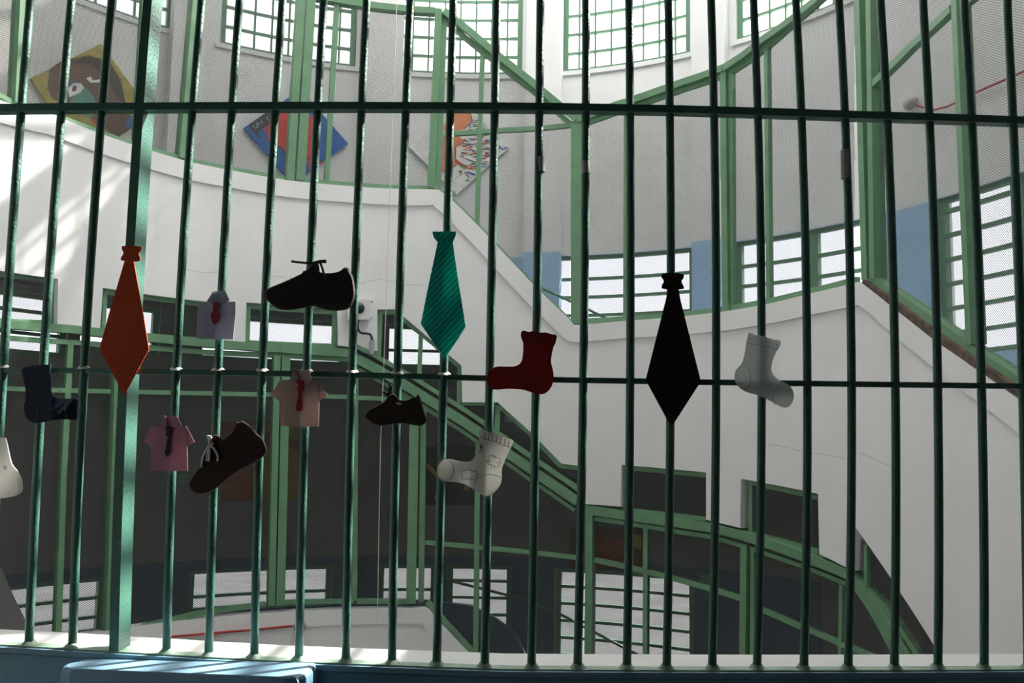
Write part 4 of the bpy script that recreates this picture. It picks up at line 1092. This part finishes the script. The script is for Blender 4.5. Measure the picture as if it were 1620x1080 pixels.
deco(t, 400, 390, 8.1, [[(790, 745), (1000, 740), (1250, 735)], [(850, 765), (930, 765), (920, 790), (860, 785), (850, 765)], [(985, 770), (1065, 770), (1055, 795), (995, 795), (985, 770)], [(1120, 768), (1200, 765), (1190, 792), (1130, 795), (1120, 768)]], 'pencil', 0.4, 'sole_lines')
t = shoe('brown_shoe', 'dark brown foam shoe standing on its toe, tied with a white lace', 210, 630, 6.354,
     [(1045, 230), (1075, 240), (1090, 220), (1140, 240), (1200, 290), (1250, 350), (1310, 410), (1335, 470), (1350, 540), (1310, 590), (1220, 650), (1080, 720), (1000, 770), (900, 860), (820, 920), (750, 960), (660, 970), (590, 935), (557, 890), (570, 830), (620, 760), (680, 680), (700, 600), (760, 500), (798, 420), (800, 372), (840, 360), (890, 400), (915, 405), (980, 360), (1030, 300)], 'brown_shoe', (360, 730))
lace(t, 210, 630, 6.354, [[(692, 695), (700, 600), (740, 515), (768, 480), (775, 430), (748, 378)], [(748, 378), (790, 385), (780, 440), (768, 480)], [(770, 480), (752, 560), (742, 630)], [(770, 480), (772, 560), (764, 632)], [(770, 480), (800, 465), (812, 450)], [(770, 475), (820, 500), (862, 580), (852, 630)]], 'lace_white', 0.0030)
deco(t, 210, 630, 6.354, [[(1340, 500), (1260, 580), (1150, 640), (1090, 680)], [(570, 840), (590, 920)], [(610, 945), (740, 955), (800, 925)]], 'blue_ink', 0.5)
t = shoe('sneaker', 'small dark brown foam sneaker with a curved blue outline mark and beaded black lace', 420, 570, 5.786,
     [(903, 490), (930, 455), (1030, 410), (1095, 370), (1120, 320), (1170, 300), (1195, 320), (1205, 352), (1250, 368), (1300, 364), (1340, 345), (1365, 332), (1382, 345), (1396, 296), (1422, 345), (1440, 430), (1480, 530), (1472, 572), (1425, 600), (1370, 596), (1290, 580), (1215, 575), (1120, 590), (1040, 600), (970, 580), (915, 535)], 'sneaker_foam', (620, 650))
lace(t, 420, 570, 5.786, [[(1135, 330), (1115, 308), (1100, 302), (1078, 282)], [(1105, 310), (1140, 300), (1152, 285)], [(1140, 310), (1148, 260), (1155, 235), (1125, 222)], [(1148, 262), (1128, 255)]], 'lace_black', 0.0036)
deco(t, 420, 570, 5.786, [[(1112, 458), (1085, 462), (1062, 490), (1060, 525), (1078, 548), (1115, 556), (1165, 545), (1220, 528), (1325, 513), (1210, 522), (1140, 524), (1105, 512), (1094, 490), (1100, 468), (1118, 462)]], 'blue_ink', 0.55)
deco(t, 420, 570, 5.786, [[(1300, 560), (1360, 552), (1420, 545), (1465, 535)], [(1320, 575), (1380, 570), (1460, 552)]], 'shoe_line', 0.5, 'sole_lines')
mb = MB(); mb.mat(M['lace_white']); flat(mb, zoomed([(1190, 388), (1215, 382), (1250, 395), (1245, 405), (1205, 402)], 420, 570, 5.786), -0.0535, 0.001); mb.build('insole', None, t)

# bits of old tape left on the bars
for lab, x, y0_, y1_ in (('grey tape remnant on the bar right of the teal necktie', 854.5, 249, 272), ('grey tape remnant on the bar left of the corner post', 926, 255, 275), ('long pale tape remnant on a bar at the right', 1337, 238, 282)):
    mb = MB(); a = on(NR, x, y0_, 0); b = on(NR, x + 0.6, y1_, 0); tube(mb, [a, b], 0.0122, 12)
    tag(mb.build('tape_strip', M['tape']), lab, 'tape', 'tape remnants on the bars')

# hairline cracks in the plaster of the parapet
mb = MB()
for l in ([(548, 452), (580, 446), (600, 441), (628, 447), (640, 451), (668, 450)], [(1215, 703), (1240, 706), (1262, 712), (1285, 716), (1320, 722), (1345, 727)], [(1360, 716), (1380, 724), (1398, 733), (1425, 742)],
          [(412, 433), (430, 436), (452, 439)], [(902, 1), (902, 1)][:0], [(288, 425), (320, 431), (345, 430)], [(798, 408), (799, 418), (797, 432)]):
    if l: strokes(mb, 'groove', l, 0.7, -0.0012, IN)
struct(mb, 'trim_plaster_cracks', M['groove'])
